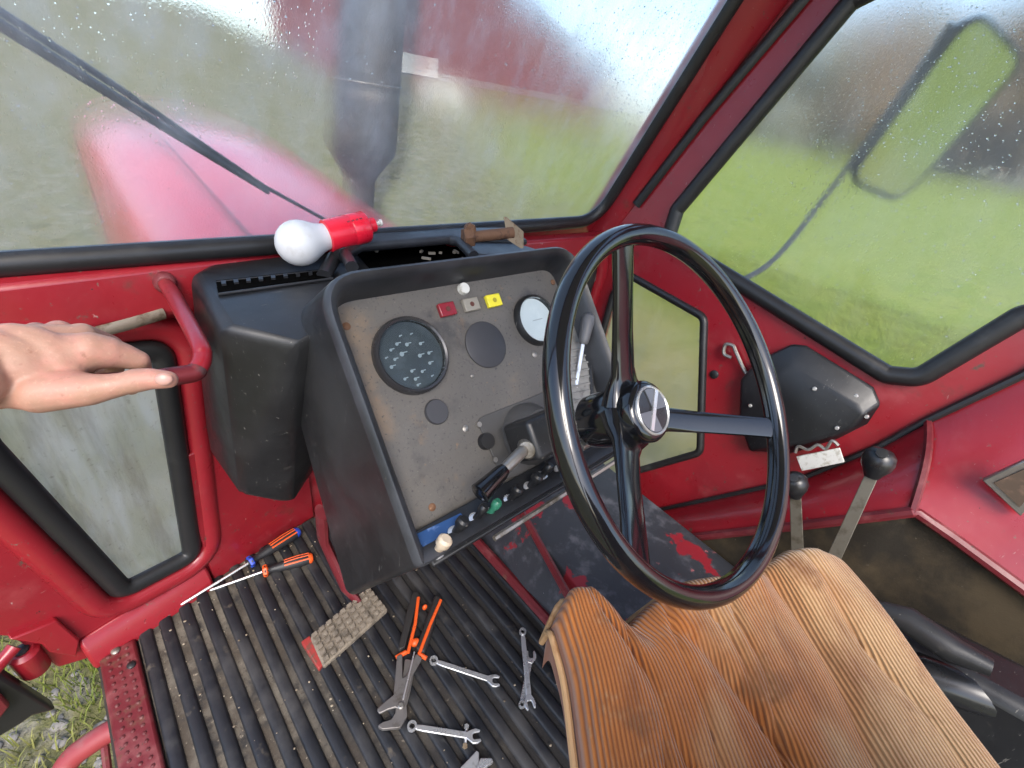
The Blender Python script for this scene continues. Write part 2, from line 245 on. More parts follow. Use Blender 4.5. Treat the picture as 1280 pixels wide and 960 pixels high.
# ------------------------------------------------------------------ mesh builder
ORG = {}
class MB:
    def __init__(s): s.v = []; s.f = []; s.m = []
    def add(s, vs, fs, mi=0):
        o = len(s.v); s.v += [V(a) for a in vs]; s.f += [[i + o for i in f] for f in fs]; s.m += [mi] * len(fs); return s
    def prism(s, pts, vec, mi=0):
        n = len(pts); vec = V(vec)
        fs = [list(range(n))[::-1], list(range(n, 2 * n))] + [[i, (i + 1) % n, n + (i + 1) % n, n + i] for i in range(n)]
        return s.add(list(pts) + [V(p) + vec for p in pts], fs, mi)
    def box(s, c, u, v, w_, mi=0):            # centre and three half-vectors
        c, u, v, w_ = V(c), V(u), V(v), V(w_)
        return s.prism([c - u - v - w_, c + u - v - w_, c + u + v - w_, c - u + v - w_], w_ * 2, mi)
    def tube(s, path, r, seg=12, closed=False, mi=0, flat=None):
        P = [V(p) for p in path]; n = len(P); rs = r if isinstance(r, (list, tuple)) else [r] * n
        vs = []; up = None
        for i, p in enumerate(P):
            t = (P[(i + 1) % n] - P[i - 1]) if closed else (P[min(i + 1, n - 1)] - P[max(i - 1, 0)])
            t.normalize()
            if up is None:
                up = t.orthogonal() if flat is None else V(flat[0])
            elif flat is not None: up = V(flat[0])
            a = (up - t * up.dot(t)).normalized(); up = a; b = t.cross(a)
            fa, fb = (1, 1) if flat is None else (flat[1], flat[2])
            for k in range(seg):
                an = 2 * math.pi * k / seg; vs.append(p + a * (rs[i] * fa * math.cos(an)) + b * (rs[i] * fb * math.sin(an)))
        fs = []
        for i in range(n if closed else n - 1):
            j = (i + 1) % n
            for k in range(seg): fs.append([i * seg + k, i * seg + (k + 1) % seg, j * seg + (k + 1) % seg, j * seg + k])
        if not closed: fs += [list(range(seg))[::-1], list(range((n - 1) * seg, n * seg))]
        return s.add(vs, fs, mi)
    def lathe(s, o, axis, prof, seg=32, mi=0, closed=False, scale=(1, 1), up=None):
        o, ax = V(o), V(axis).normalized(); a = V(up).normalized() if up else ax.orthogonal().normalized(); a = (a - ax * a.dot(ax)).normalized(); b = ax.cross(a)
        vs = []
        for r, h in prof:
            for k in range(seg):
                an = 2 * math.pi * k / seg; vs.append(o + ax * h + (a * math.cos(an) * scale[0] + b * math.sin(an) * scale[1]) * r)
        n = len(prof); fs = []
        for i in range(n if closed else n - 1):
            j = (i + 1) % n
            for k in range(seg): fs.append([i * seg + k, i * seg + (k + 1) % seg, j * seg + (k + 1) % seg, j * seg + k])
        if not closed: fs += [list(range(seg))[::-1], list(range((n - 1) * seg, n * seg))]
        return s.add(vs, fs, mi)
    def capsule(s, a, b, ra, rb, seg=14):
        a, b = V(a), V(b); d = b - a; L = max(d.length, 1e-6); pr = []
        for i in range(1, 6): t = -math.pi / 2 + math.pi / 2 * i / 5.0; pr.append((max(ra * math.cos(t), 1e-5), ra * math.sin(t)))
        pr = [(ra * .2, -ra * .98)] + pr
        for i in range(0, 5): t = math.pi / 2 * i / 5.0; pr.append((rb * math.cos(t), L + rb * math.sin(t)))
        pr.append((rb * .2, L + rb * .98))
        return s.lathe(a, d, pr, seg)
    def ball(s, c, rx_, ry_, rz_, ax=None, seg=16):
        ax = ax or (V((1, 0, 0)), V((0, 1, 0)), V((0, 0, 1))); vs = []; fs = []; n = 10
        for i in range(n + 1):
            t = math.pi * i / n
            for k in range(seg):
                an = 2 * math.pi * k / seg; e = .002 if i in (0, n) else 0
                st = math.sin(t) + e
                vs.append(V(c) + ax[0] * (rx_ * st * math.cos(an)) + ax[1] * (ry_ * st * math.sin(an)) + ax[2] * (rz_ * math.cos(t)))
        for i in range(n):
            for k in range(seg): fs.append([i * seg + k, (i + 1) * seg + k, (i + 1) * seg + (k + 1) % seg, i * seg + (k + 1) % seg])
        fs += [list(range(seg)), list(range(n * seg, (n + 1) * seg))[::-1]]
        return s.add(vs, fs)
    def grid(s, fn, nu, nv, mi=0):
        vs = [fn(i / nu, j / nv) for j in range(nv + 1) for i in range(nu + 1)]
        return s.add(vs, [[j * (nu + 1) + i, j * (nu + 1) + i + 1, (j + 1) * (nu + 1) + i + 1, (j + 1) * (nu + 1) + i] for j in range(nv) for i in range(nu)], mi)
    def mesh(s, name, org):
        me = bpy.data.meshes.new(name); me.from_pydata([tuple(a + V((0, 0, Z0)) - org) for a in s.v], [], s.f); me.validate(); return me
    def build(s, name, mat, parent=None, smooth=40, bevel=0, seg=2, origin=None, recalc=True):
        """vertices are camera-relative; the object's origin is its parent's, or the given camera-relative point"""
        if parent is not None: org = ORG[parent.name]
        else: org = V(origin) + V((0, 0, Z0)) if origin is not None else V((0, 0, 0))
        me = s.mesh(name, org)
        for mm in (mat if isinstance(mat, (list, tuple)) else [mat]): me.materials.append(mm)
        if len(set(s.m)) > 1: me.polygons.foreach_set('material_index', s.m)
        if recalc:
            bm = bmesh.new(); bm.from_mesh(me); bmesh.ops.recalc_face_normals(bm, faces=bm.faces); bm.to_mesh(me); bm.free()
        if smooth:
            me.shade_smooth(); me.set_sharp_from_angle(angle=R(smooth))
        o = bpy.data.objects.new(name, me); col.objects.link(o)
        if parent is not None: o.parent = parent
        else: o.location = org
        ORG[o.name] = org
        if bevel:
            b = o.modifiers.new('bevel', 'BEVEL'); b.width = bevel; b.segments = seg; b.limit_method = 'ANGLE'; b.angle_limit = R(35); b.harden_normals = False
        return o
def tag(o, label=None, cat=None, group=None, kind=None):
    if label: o['label'] = label
    if cat: o['category'] = cat
    if group: o['group'] = group
    if kind: o['kind'] = kind
    return o
def thing(name, label, cat, loc, group=None):
    o = bpy.data.objects.new(name, None); o.empty_display_size = .05; col.objects.link(o)
    o.location = V(loc) + V((0, 0, Z0)); ORG[o.name] = o.location.copy(); return tag(o, label, cat, group)
def smooth_path(P, n=5):
    out = []
    for i in range(len(P) - 1):
        p0, p1, p2, p3 = P[max(i - 1, 0)], P[i], P[i + 1], P[min(i + 2, len(P) - 1)]
        for k in range(n):
            t = k / n; out.append(((p1 * 2) + (p2 - p0) * t + (p0 * 2 - p1 * 5 + p2 * 4 - p3) * t * t + (p1 * 3 - p0 - p2 * 3 + p3) * t ** 3) * .5)
    return out + [P[-1]]
def rounded(pts, r, n=6):
    out = []; N = len(pts)
    for i in range(N):
        p, a, b = V(pts[i]).to_2d(), V(pts[i - 1]).to_2d(), V(pts[(i + 1) % N]).to_2d()
        ri = r[i] if isinstance(r, (list, tuple)) else r
        da, db = (a - p), (b - p); la, lb = da.length, db.length; da.normalize(); db.normalize()
        ang = math.acos(max(-1, min(1, da.dot(db)))); t = min(ri / math.tan(ang / 2), la * .48, lb * .48)
        p0, p1 = p + da * t, p + db * t
        for k in range(n + 1):
            s_ = k / n; out.append(tuple(p0 * (1 - s_) ** 2 + p * (2 * s_ * (1 - s_)) + p1 * s_ ** 2))
    return out
def inset2(pts, d):                            # shrink (d > 0) or grow a loop about its own edges
    N = len(pts); out = []; ar = sum(pts[i - 1][0] * pts[i][1] - pts[i][0] * pts[i - 1][1] for i in range(N)); sg = 1 if ar > 0 else -1
    for i in range(N):
        a, p, b = V(pts[i - 1]), V(pts[i]), V(pts[(i + 1) % N])
        t = (b - a); t = V((t[0], t[1])); t.normalize()
        out.append((p[0] - t[1] * d * sg, p[1] + t[0] * d * sg))
    return out
def plate(fr, outer, holes, h0, h1, name, mat, parent, bevel=0, smooth=40):
    """flat plate with holes, between heights h0 and h1 over a frame"""
    bm = bmesh.new(); es = []
    org = ORG[parent.name] if parent else V((0, 0, 0))
    for lp in [outer] + holes:
        vs = [bm.verts.new(fr.p(a, b, h0) + V((0, 0, Z0)) - org) for a, b in lp]
        es += [bm.edges.new((vs[i - 1], vs[i])) for i in range(len(vs))]
    bmesh.ops.triangle_fill(bm, use_beauty=True, use_dissolve=False, edges=es)
    g = bmesh.ops.extrude_face_region(bm, geom=list(bm.faces))
    bmesh.ops.translate(bm, vec=fr.n * (h1 - h0), verts=[x for x in g['geom'] if isinstance(x, bmesh.types.BMVert)])
    bmesh.ops.recalc_face_normals(bm, faces=bm.faces)
    me = bpy.data.meshes.new(name); bm.to_mesh(me); bm.free(); me.materials.append(mat)
    me.shade_smooth(); me.set_sharp_from_angle(angle=R(smooth))
    o = bpy.data.objects.new(name, me); col.objects.link(o); ORG[o.name] = org
    if parent: o.parent = parent
    if bevel:
        b = o.modifiers.new('bevel', 'BEVEL'); b.width = bevel; b.segments = 2; b.limit_method = 'ANGLE'; b.angle_limit = R(35)
    return o
def pane(fr, loop, h, name, fog, parent):      # 5 mm glass, its inner face misted
    m = MB(); n = len(loop)
    a = [fr.p(x, y, h) for x, y in loop]; b = [fr.p(x, y, h - .005) for x, y in loop]
    m.add(a + b, [list(range(n))], 0); m.f.append([n + i for i in range(n)][::-1]); m.m.append(1)
    for i in range(n): m.f.append([i, n + i, n + (i + 1) % n, (i + 1) % n]); m.m.append(1)
    return m.build(name, [fog, CLEAR], parent, smooth=0, recalc=False)
def seal(fr, loop, h, r, name, mat, parent, fu=1.0, fv=1.0, seg=10):
    m = MB(); m.tube([fr.p(x, y, h) for x, y in loop], r, seg, True, flat=(fr.n, fu, fv)); return m.build(name, mat, parent, smooth=60)

# ================================================================== SETTING: ground, sky is the world
def ground_z(x, y):
    d = math.hypot(x, y); az = math.degrees(math.atan2(x, y))       # 0 = ahead, 90 = right
    k = max(0, min(1, (az - 48) / 25)) if az > 0 else 0
    d0, d1 = 6 + 2 * k, 32 + 40 * k
    t = max(0, min(1, (d - d0) / (d1 - d0))); t = t * t * (3 - 2 * t)
    return -2.05 + (2.02 + 2.2 * max(0, min(1, (26 - az) / 14)) * (1 if az > -60 else 0)) * t
def grass_material():
    m = bpy.data.materials.new('field_grass'); m.use_nodes = True; nt = m.node_tree; b = nt.nodes['Principled BSDF']
    ge = node(nt, 'ShaderNodeNewGeometry'); vec = ge.outputs['Position']
    def mix(f, a, c):
        x = node(nt, 'ShaderNodeMix', data_type='RGBA'); nt.links.new(f, x.inputs[0])
        for i, q in ((6, a), (7, c)):
            if isinstance(q, tuple): x.inputs[i].default_value = (*q, 1)
            else: nt.links.new(q, x.inputs[i])
        return x.outputs[2]
    green = mix(noise_mask(nt, vec, 1.6, .35, .65), (.13, .185, .020), (.20, .225, .04))
    green = mix(noise_mask(nt, vec, 6, .52, .72, 8), green, (.085, .11, .02))
    dry = mix(noise_mask(nt, vec, 2.5, .35, .65, 8), (.17, .15, .075), (.115, .118, .045))
    dry = mix(noise_mask(nt, vec, 4.5, .50, .62, 8), dry, (.215, .20, .155))
    dry = mix(noise_mask(nt, vec, 3.1, .54, .66, 8), dry, (.065, .07, .03))
    # lush meadow to the right of the tractor, trodden yard ahead of it
    sx = node(nt, 'ShaderNodeSeparateXYZ'); nt.links.new(vec, sx.inputs[0])
    e = node(nt, 'ShaderNodeMath', operation='MULTIPLY_ADD'); nt.links.new(sx.outputs[1], e.inputs[0]); e.inputs[1].default_value = -.55; nt.links.new(sx.outputs[0], e.inputs[2])
    r_ = node(nt, 'ShaderNodeMapRange'); r_.inputs[1].default_value = 2.0; r_.inputs[2].default_value = 5.6; r_.clamp = True; nt.links.new(e.outputs[0], r_.inputs[0])
    ln = node(nt, 'ShaderNodeMath', operation='MULTIPLY_ADD'); nt.links.new(noise_mask(nt, vec, .9, .3, .7), ln.inputs[0]); ln.inputs[1].default_value = 1.6; nt.links.new(sx.outputs[0], ln.inputs[2])
    n2 = node(nt, 'ShaderNodeMapRange'); n2.clamp = True; n2.inputs[1].default_value = 4.2; n2.inputs[2].default_value = 6.4; nt.links.new(ln.outputs[0], n2.inputs[0])
    straw = mix(noise_mask(nt, vec, 8, .4, .65, 8), (.27, .235, .065), (.19, .185, .045))
    green = mix(n2.outputs[0], straw, green)
    green = mix(noise_mask(nt, vec, 3.2, .55, .68, 8), green, (.075, .10, .02))
    green = mix(noise_mask(nt, vec, 11, .58, .68, 8), green, (.24, .23, .07))
    c = mix(r_.outputs[0], dry, green)
    nt.links.new(c, b.inputs['Base Color']); b.inputs['Roughness'].default_value = .9; b.inputs['Specular IOR Level'].default_value = .15
    n = node(nt, 'ShaderNodeTexNoise'); n.inputs['Scale'].default_value = 14; n.inputs['Detail'].default_value = 8; nt.links.new(vec, n.inputs['Vector'])
    bp = node(nt, 'ShaderNodeBump'); bp.inputs['Strength'].default_value = .7; bp.inputs['Distance'].default_value = .08; nt.links.new(n.outputs[0], bp.inputs['Height']); nt.links.new(bp.outputs[0], b.inputs['Normal'])
    return m
g = MB(); ticks = [0]
st = .5
while ticks[-1] < 900: ticks.append(ticks[-1] + st); st *= 1.09
xs = [-t for t in ticks[:0:-1]] + ticks
g.add([V((x, y, ground_z(x, y))) for y in xs for x in xs], [[j * len(xs) + i, j * len(xs) + i + 1, (j + 1) * len(xs) + i + 1, (j + 1) * len(xs) + i] for j in range(len(xs) - 1) for i in range(len(xs) - 1)])
tag(g.build('ground', grass_material(), smooth=180), 'open grass field and trodden yard around the tractor', 'ground', kind='structure')

# ================================================================== frames of the cab
FL = -1.0                                      # cab floor
A = R(13.5)
LW = Frame((-.166, .77, FL), (math.cos(A), math.sin(A), 0), (0, 0, 1))            # left low front wall; n points to the driver
MIDX = .462
RW = Frame((2 * MIDX + .166, .77, FL), (math.cos(A), -math.sin(A), 0), (0, 0, 1))  # its mirror image on the right
RS = Frame((1.15, 0, -.25), (0, -1, 0), (.14, 0, 1))                               # right side wall, u runs backward, n points inward
TILT = R(23)
WS = Frame((0, .82, -.262), (1, 0, 0), (0, -math.sin(TILT), math.cos(TILT)))       # windscreen, leaning back
PEL = R(42)
WC = V((.462, .153, -.262))                    # steering wheel centre
WN = V((0, -math.cos(PEL), math.sin(PEL)))     # its axis, towards the driver
WH = Frame(WC, (1, 0, 0), WN.cross(V((1, 0, 0))))
PF = Frame(WC - WN * .3, (1, 0, 0), WN.cross(V((1, 0, 0))))                        # instrument panel

# ------------------------------------------------------------------ cab shell
cab = thing('tractor_cab', 'red steel tractor cab around the floor, with black rubber window seals', 'tractor cab', (MIDX, .1, FL))
# floor slab
m = MB(); m.prism([V((-.175, -.75, FL - .03)), V((1.06, -.75, FL - .03)), V((1.09, .76, FL - .03)), V((.72, .86, FL - .03)), V((.21, .86, FL - .03)), V((-.175, .765, FL - .03))], (0, 0, .03)); m.build('floor', mk('floor_steel', (.03, .026, .022), .8, layers=[((.10, .08, .055), 20, .5, .7)]), cab)
# left low front wall with window
def low_wall(fr, mir, q_hole):
    s = -1 if mir else 1
    hole = rounded(q_hole, .03, 6)
    outer = [(s * -.085, -.03), (s * .50, -.03), (s * .50, .66), (s * -.085, .66)]
    if not mir: outer = [(-.012, .0), (.43, -.02), (.50, .70), (-.16, .66), (-.16, .30), (-.075, .16), (-.055, .03)]
    o = plate(fr, outer, [hole], -.02, 0, 'front_wall', RED, cab, bevel=.004)
    win = thing_part = None
    sl_ = seal(fr, inset2(hole, .004), .004, .014, 'window_seal', RUBB, o, 1.0, 1.25)
    pane(fr, inset2(hole, -.004), -.004, 'window_pane', FOGL, o)
    # pressed rim round the opening
    seal(fr, inset2(hole, -.034), .0, .021, 'pressed_rim', RED, o, .9, 1)
    return o
ql = [LW.uv(q) for q in [(243, 692), (150, 740), (-25, 560)]] + [(.0, .63), LW.uv((204, 432))]
low_wall(LW, False, ql)
qr = [(-a, b) for a, b in ql]
low_wall(RW, True, qr[::-1])
m = MB(); m.prism([V((.26, .875, FL - .03)), V((.66, .875, FL - .03)), V((.66, .875, -.30)), V((.26, .875, -.30))], (0, .02, 0)); m.build('bulkhead', RED, cab)
# sloping foot under the left window and cross beam below the windscreen
m = MB(); m.prism([V((-.30, .80, -.285)), V((-.30, .775, -.29)), V((-.30, .765, -.36)), V((-.30, .80, -.385))], V((.62, .055, 0))); m.build('cross_beam', RED, cab, bevel=.006)
m = MB(); m.prism([V((.60, .835, -.295)), V((.60, .80, -.30)), V((.60, .79, -.37)), V((.60, .83, -.395))], V((.535, -.03, 0))); m.build('cross_beam', RED, cab, bevel=.006)
m = MB(); m.prism([LW.p(-.02, 0, .03), LW.p(-.02, 0, 0), LW.p(-.02, .07, 0), LW.p(-.02, .05, .018)], LW.u * .215); m.build('wall_foot', RED, cab, bevel=.006)
m = MB(); m.prism([LW.p(.2, 0, .012), LW.p(.45, 0, .012), LW.p(.45, .36, .012), LW.p(.2, .36, .012)], LW.n * -.01); m.build('foot_panel', RED, cab, bevel=.003)
# windscreen opening
wx0, wx1, wv1 = -.19, 1.112, .92
ws_loop = rounded([(wx0, .0), (wx1, .0), (wx1, wv1), (wx0, wv1)], .075, 8)
seal_loop = inset2(ws_loop, -.012)
ws = thing('windscreen', 'misted wide windscreen covered in fine raindrops above the dashboard', 'windscreen', (MIDX, .82, -.27))
pane(WS, inset2(ws_loop, -.016), -.004, 'glass', FOGW, ws)
seal(WS, seal_loop, .0, .017, 'rubber_seal', RUBB, ws, 1.0, 1.0, 12)
m = MB()
frame_outer = rounded([(wx0 - .05, -.055), (wx1 + .035, -.055), (wx1 + .035, wv1 + .07), (wx0 - .05, wv1 + .07)], .03, 4)
plate(WS, frame_outer, [inset2(ws_loop, -.014)], -.02, .0, 'windscreen_frame', RED, cab, bevel=.004)
# right side wall with the big side window and the low quarter window
hole_big = [RS.uv(q) for q in [(834, 300), (846, 262), (1064, 0)]] + [(-.22, .62), (.45, .62), (.40, .25)] + [RS.uv(q) for q in [(1280, 396), (1150, 474), (1108, 470), (918, 352)]]
hb = rounded(hole_big, [.03, .02, .02, .05, .06, .06, .02, .04, .03, .03], 6)
hole_low = [RS.uv(q) for q in [(786, 342), (882, 396), (877, 566), (735, 607)]] + [(-.66, -.64), (-.70, -.2)]
hl = rounded(hole_low, [.03, .03, .03, .04, .03, .04], 6)
seam = [(690, 665), (745, 655), (800, 643), (900, 622), (1000, 600), (1100, 558), (1160, 525), (1280, 468), (1400, 400)]
fu = [RS.uv(q) for q in [(782, 255), (980, 0)]]
outer = [(-.78, -.80), (-.765, .03), (fu[0][0], fu[0][1]), (fu[1][0], fu[1][1]), (-.26, .75), (.80, .75), (.80, .18)] + [RS.uv(q) for q in seam[::-1]]
side = plate(RS, outer, [hb, hl], -.025, 0, 'side_wall', RED, cab, bevel=.004)
seal(RS, inset2(hb, .003), .004, .017, 'window_seal', RUBB, side, 1.0, 1.1, 12)
seal(RS, inset2(hl, .002), .004, .010, 'window_seal', RUBB, side, 1.0, 1.0)
sw = thing('side_window', 'large rain-beaded side window looking onto the green meadow', 'window', RS.p(0, 0, 0))
pane(RS, inset2(hb, -.004), -.004, 'glass', FOGR, sw)
qw = thing('quarter_window', 'small low quarter window with wet edges, seen through the steering wheel', 'window', RS.p(-.5, -.5, 0))
pane(RS, inset2(hl, -.004), -.004, 'glass', FOGQ, qw)
# raised inner frame line and corner post between windscreen and side window
def line_tube(fr, qs, h, r, name, mat, parent, fu=1, fv=1, seg=8):
    m = MB(); m.tube([fr.at(q, h) if isinstance(q[0], (int, float)) and len(q) == 2 else V(q) for q in qs], r, seg, flat=(fr.n, fu, fv)); return m.build(name, mat, parent, smooth=60)
a0, a1 = WS.p(wx1 + .028, .0, .004), WS.p(wx1 + .028, .99, .004)
b0, b1 = RS.p(fu[0][0] - .01, fu[0][1] - .02, .0), RS.p(fu[1][0] - .155, .75, .0)
line_tube(RS, [(795, 256), (880, 146), (1003, 0), (1100, -120)], .006, .0135, 'post_seam', RUBB, cab, .6, 1)
ra_, rb_ = RS.at((790, 262), .0), RS.at((988, 0), .0)
def on_edge(z): return ra_.lerp(rb_, (z - ra_.z) / (rb_.z - ra_.z))
m = MB(); N = 8; vs = []
for k_ in range(N + 1):
    v_ = -.055 + 1.04 * k_ / N; p_ = WS.p(wx1 + .018, v_, .001); e_ = on_edge(p_.z - .01) + V((0, .0, 0)); o_ = p_.lerp(e_, .5) + V((-.006, -.012, 0))
    vs += [p_, o_, e_, e_ + V((.03, .05, 0)), p_ + V((.0, .05, 0))]
m.add(vs, [[k_ * 5 + i, k_ * 5 + (i + 1) % 5, (k_ + 1) * 5 + (i + 1) % 5, (k_ + 1) * 5 + i] for k_ in range(N) for i in range(5)] + [[0, 1, 2, 3, 4], [N * 5 + i for i in range(5)][::-1]]); m.build('corner_post', RED, cab, bevel=.003)
# top rails that close the frame over the driver
m = MB(); m.box(V((MIDX, WS.p(0, .99)[1] + .0, WS.p(0, .985)[2])), (.70, 0, 0), (0, .03, 0), (0, 0, .02)); m.build('roof_rail', RED, cab, bevel=.006)
m = MB(); m.box(RS.p(.12, .765, -.012), (0, .50, 0), (.03, 0, 0), (0, 0, .02)); m.build('roof_rail', RED, cab, bevel=.006)

yr = WS.p(0, .99)[1]; zr = WS.p(0, .985)[2] + .02
m = MB(); m.prism([V((-.24, yr + .02, zr)), V((1.20, yr + .02, zr)), V((1.20, -.38, zr + .01)), V((-.24, -.38, zr + .01))], (0, 0, .03)); m.build('added_roof_panel', mk('bounce_headliner', (.58, .57, .54), .9), cab, bevel=.01)  # unseen roof added to dim the cab; cut short and pale-lined for more light
for xx in (-.22, 1.17):
    m = MB(); m.box(V((xx, -.40, (FL + zr) / 2)) if xx < 0 else V((xx + .06, -.66, (FL + zr) / 2)), (.025, 0, 0), (0, .03, 0), (0, 0, (zr - FL) / 2)); m.build('rear_post', RED, cab, bevel=.006)
# black plastic cover on the side wall
cov = thing('latch_cover', 'black plastic cover with pale screws on the red side wall', 'cover', RS.at((1010, 560)))
base_q = [(948, 450), (990, 430), (1008, 432), (1092, 484), (1101, 505), (1084, 530), (1048, 548), (992, 566), (937, 564), (924, 528), (926, 474)]
face_q = [(966, 465), (985, 457), (994, 459), (1072, 508), (1079, 519), (1066, 534), (1046, 543), (996, 556), (962, 558), (950, 533), (950, 482)]
m = MB(); b_ = [RS.at(q, .0) for q in base_q]; mid = [RS.at(q, .035) for q in base_q]; f_ = [RS.at(q, .06) for q in face_q]; n = len(b_)
m.add(b_ + mid + f_, [[i, (i + 1) % n, n + (i + 1) % n, n + i] for i in range(n)] + [[n + i, n + (i + 1) % n, 2 * n + (i + 1) % n, 2 * n + i] for i in range(n)] + [list(range(2 * n, 3 * n)), list(range(n))[::-1]])
m.build('cover', PLAS, cov, bevel=.006, seg=3)
for q in [(1018, 486), (1083, 521), (1046, 535), (938, 507), (1070, 495)]:
    m = MB(); c = RS.at(q, .061 if q[0] < 1075 and q[0] > 950 and q != (1070, 495) else .05); m.lathe(c, RS.n, [(.0045, -.004), (.0045, .001), (.003, .003)], 12); m.build('screw', STEEL, cov)
# latch bracket under the cover
lb = thing('latch_bracket', 'bent pale metal latch bracket below the black cover', 'latch', RS.at((1025, 580)))
m = MB(); m.prism([RS.at(q, .05) for q in [(996, 570), (1050, 559), (1056, 577), (1003, 588)]], RS.n * .006); m.build('plate', PALEST, lb, bevel=.001)
m = MB(); m.tube(smooth_path([RS.at(q, .06) for q in [(994, 566), (998, 558), (1010, 562), (1022, 556), (1032, 561), (1040, 551), (1048, 557)]]), .0035, 6); m.build('catch', DULLS, lb)
# hook and plug on the side wall
hk = MB(); hk.tube(smooth_path([RS.at(q, .015) for q in [(914, 447), (905, 442), (907, 431), (916, 432), (920, 440), (930, 462), (942, 480)]]), .0045, 8)
tag(hk.build('wire_hook', DULLS, origin=RS.at((915, 450))), 'bent grey wire hook beside the quarter window', 'hook')
pl = MB(); pl.lathe(RS.at((893, 468)), RS.n, [(.011, 0), (.011, .003), (.008, .005)], 18); tag(pl.build('hole_plug', RUBB, side), None)
hk = MB(); hk.tube([RS.at(q, .03) for q in [(728, 338), (745, 337), (742, 350), (735, 356), (728, 352)]], .006, 8)
tag(hk.build('wire_hook', DULLS, origin=RS.at((738, 347))), 'short grey hook on the red corner behind the steering wheel', 'hook')

# inner fender: rounded red ledge, rear panel, trim, carpeted side
low_q = [(690, 705), (745, 690), (800, 678), (900, 668), (1000, 657), (1100, 645), (1140, 640)]
up_q = seam[:7]
def ledge(us, ls, name, bulge):
    m = MB(); N = 10; rows = []
    for U_, L_ in zip(us, ls):
        mid = (U_ + L_) / 2 + V((-.5, 0, .8)).normalized() * bulge
        rows.append([U_ * (1 - t) ** 2 + (2 * mid - (U_ + L_) / 2) * (2 * t * (1 - t)) + L_ * t * t for t in [k / N for k in range(N + 1)]])
    m.add([p for r_ in rows for p in r_], [[j * (N + 1) + i, j * (N + 1) + i + 1, (j + 1) * (N + 1) + i + 1, (j + 1) * (N + 1) + i] for j in range(len(rows) - 1) for i in range(N)])
    return m.build(name, RED, cab, smooth=60)
UP = [RS.at(q, .004) for q in up_q]; LO = [HX(q, .94 + .006 * i) for i, q in enumerate(low_q)]
ledge(UP, LO, 'fender_ledge', .028)
UP2 = [RS.at(q, .004) for q in [(1166, 522), (1220, 497), (1280, 468), (1400, 400)]] + [V((1.17, -.80, -.05))]; LO2 = [HX(q, .985) for q in [(1146, 641), (1190, 671), (1280, 737), (1420, 840)]] + [V((.985, -.80, -.62))]
ledge(UP2, LO2, 'rear_fender', .012)
m = MB(); m.tube(LO + LO2, .010, 8); m.build('fender_trim', REDW, cab)
m = MB(); m.tube([RS.at(q, .008) for q in seam], .0075, 8); m.build('fender_seam', RUBB, cab)
m = MB(); m.tube([UP[-1].lerp(LO[-1], t) + V((-.5, 0, .8)) * .028 * math.sin(math.pi * t) * 1.02 for t in [k / 8 for k in range(9)]], .007, 6); m.build('fender_joint', REDW, cab)
m = MB(); rows = [(p + V((.01, 0, -.006)), V((.90, p.y, FL))) for p in LO + LO2]
m.add([a for r_ in rows for a in r_], [[2 * i, 2 * i + 1, 2 * i + 3, 2 * i + 2] for i in range(len(rows) - 1)]); m.build('fender_lining', CARPET, cab, smooth=40)
# recessed latch plate on the rear fender panel
lp = thing('latch_plate', 'scuffed pale latch plate let into the rear red panel', 'latch plate', HX((1260, 610), 1.05))
pf = [HX(q, 1.02) for q in [(1228, 597), (1290, 568), (1304, 610), (1276, 642)]]
nrm = (pf[1] - pf[0]).cross(pf[3] - pf[0]).normalized(); nrm = -nrm if nrm.x > 0 else nrm
m = MB(); m.prism(pf, nrm * .012); m.build('plate', DULLS, lp, bevel=.002)
ce = sum(pf, V()) / 4; m = MB(); m.prism([ce + (p - ce) * .66 + nrm * .010 for p in pf], nrm * .004); m.build('recess', mk('latch_dark', (.09, .06, .04), .7, layers=[((.2, .12, .08), 40, .5, .7)]), lp)
# rear black boxes beside the seat
bx = thing('side_console', 'low black moulded console beside the seat, under the carpeted fender', 'console', (.86, -.35, FL))
m = MB(); m.prism([HX(q, .88) for q in [(1075, 735), (1150, 760), (1330, 850), (1330, 960), (1090, 960), (1050, 800)]], V((-.10, 0, 0))); m.build('body', PLAS, bx, bevel=.02, seg=3)
m = MB(); m.tube([HX(q, .78) for q in [(1090, 758), (1135, 775), (1190, 812), (1240, 835)]], [.012, .02, .02, .012], 10); m.build('moulded_ridge', PLAS, bx)
hb_ = thing('handbrake_lever', 'thick glossy black tube lever beside the brown seat', 'lever', HX((1290, 900), .66))
m = MB(); p0, p1, p2 = pd(1135, 836, .70), pd(1274, 884, .66), pd(1400, 912, .63); m.tube([p0, p0.lerp(p1, .08), p1, p1.lerp(p2, .01)], [.020, .029, .030, .027], 18); m.build('grip', mk('lever_black', (.010, .011, .013), .26, coat=.2), hb_)
m = MB(); m.tube([p1.lerp(p2, .01), p2], .020, 14); m.build('shaft', PLAS, hb_)

# ------------------------------------------------------------------ sill, mat, tunnel
sill = MB(); sill.box(V((-.1425, .02, FL + .004)), (.0275, 0, 0), (0, .735, 0), (0, 0, .012)); so_ = sill.build('door_sill', REDW, cab, bevel=.005)
dots = MB()
for i in range(90):
    for j in range(3):
        c = V((-.156 + .013 * j + random.uniform(-.001, .001), .74 - .0145 * i, FL + .0165)); dots.lathe(c, (0, 0, 1), [(.0036, -.001), (.003, .001), (.0012, .002)], 6)
d_ = dots.build('tread_studs', mk('stud_red', (.10, .016, .018), .6, layers=[((.18, .08, .07), 60, .5, .7)]), so_); d_['kind'] = 'stuff'
for y in (.745, .70):
    m = MB(); m.lathe(V((-.145 if y > .72 else -.128, y, FL + .016)), (0, 0, 1), [(.007, 0), (.007, .003), (.004, .005)], 12); m.build('rivet', DULLS if y > .72 else RUBB, so_)
MX0, MX1 = -.112, .57
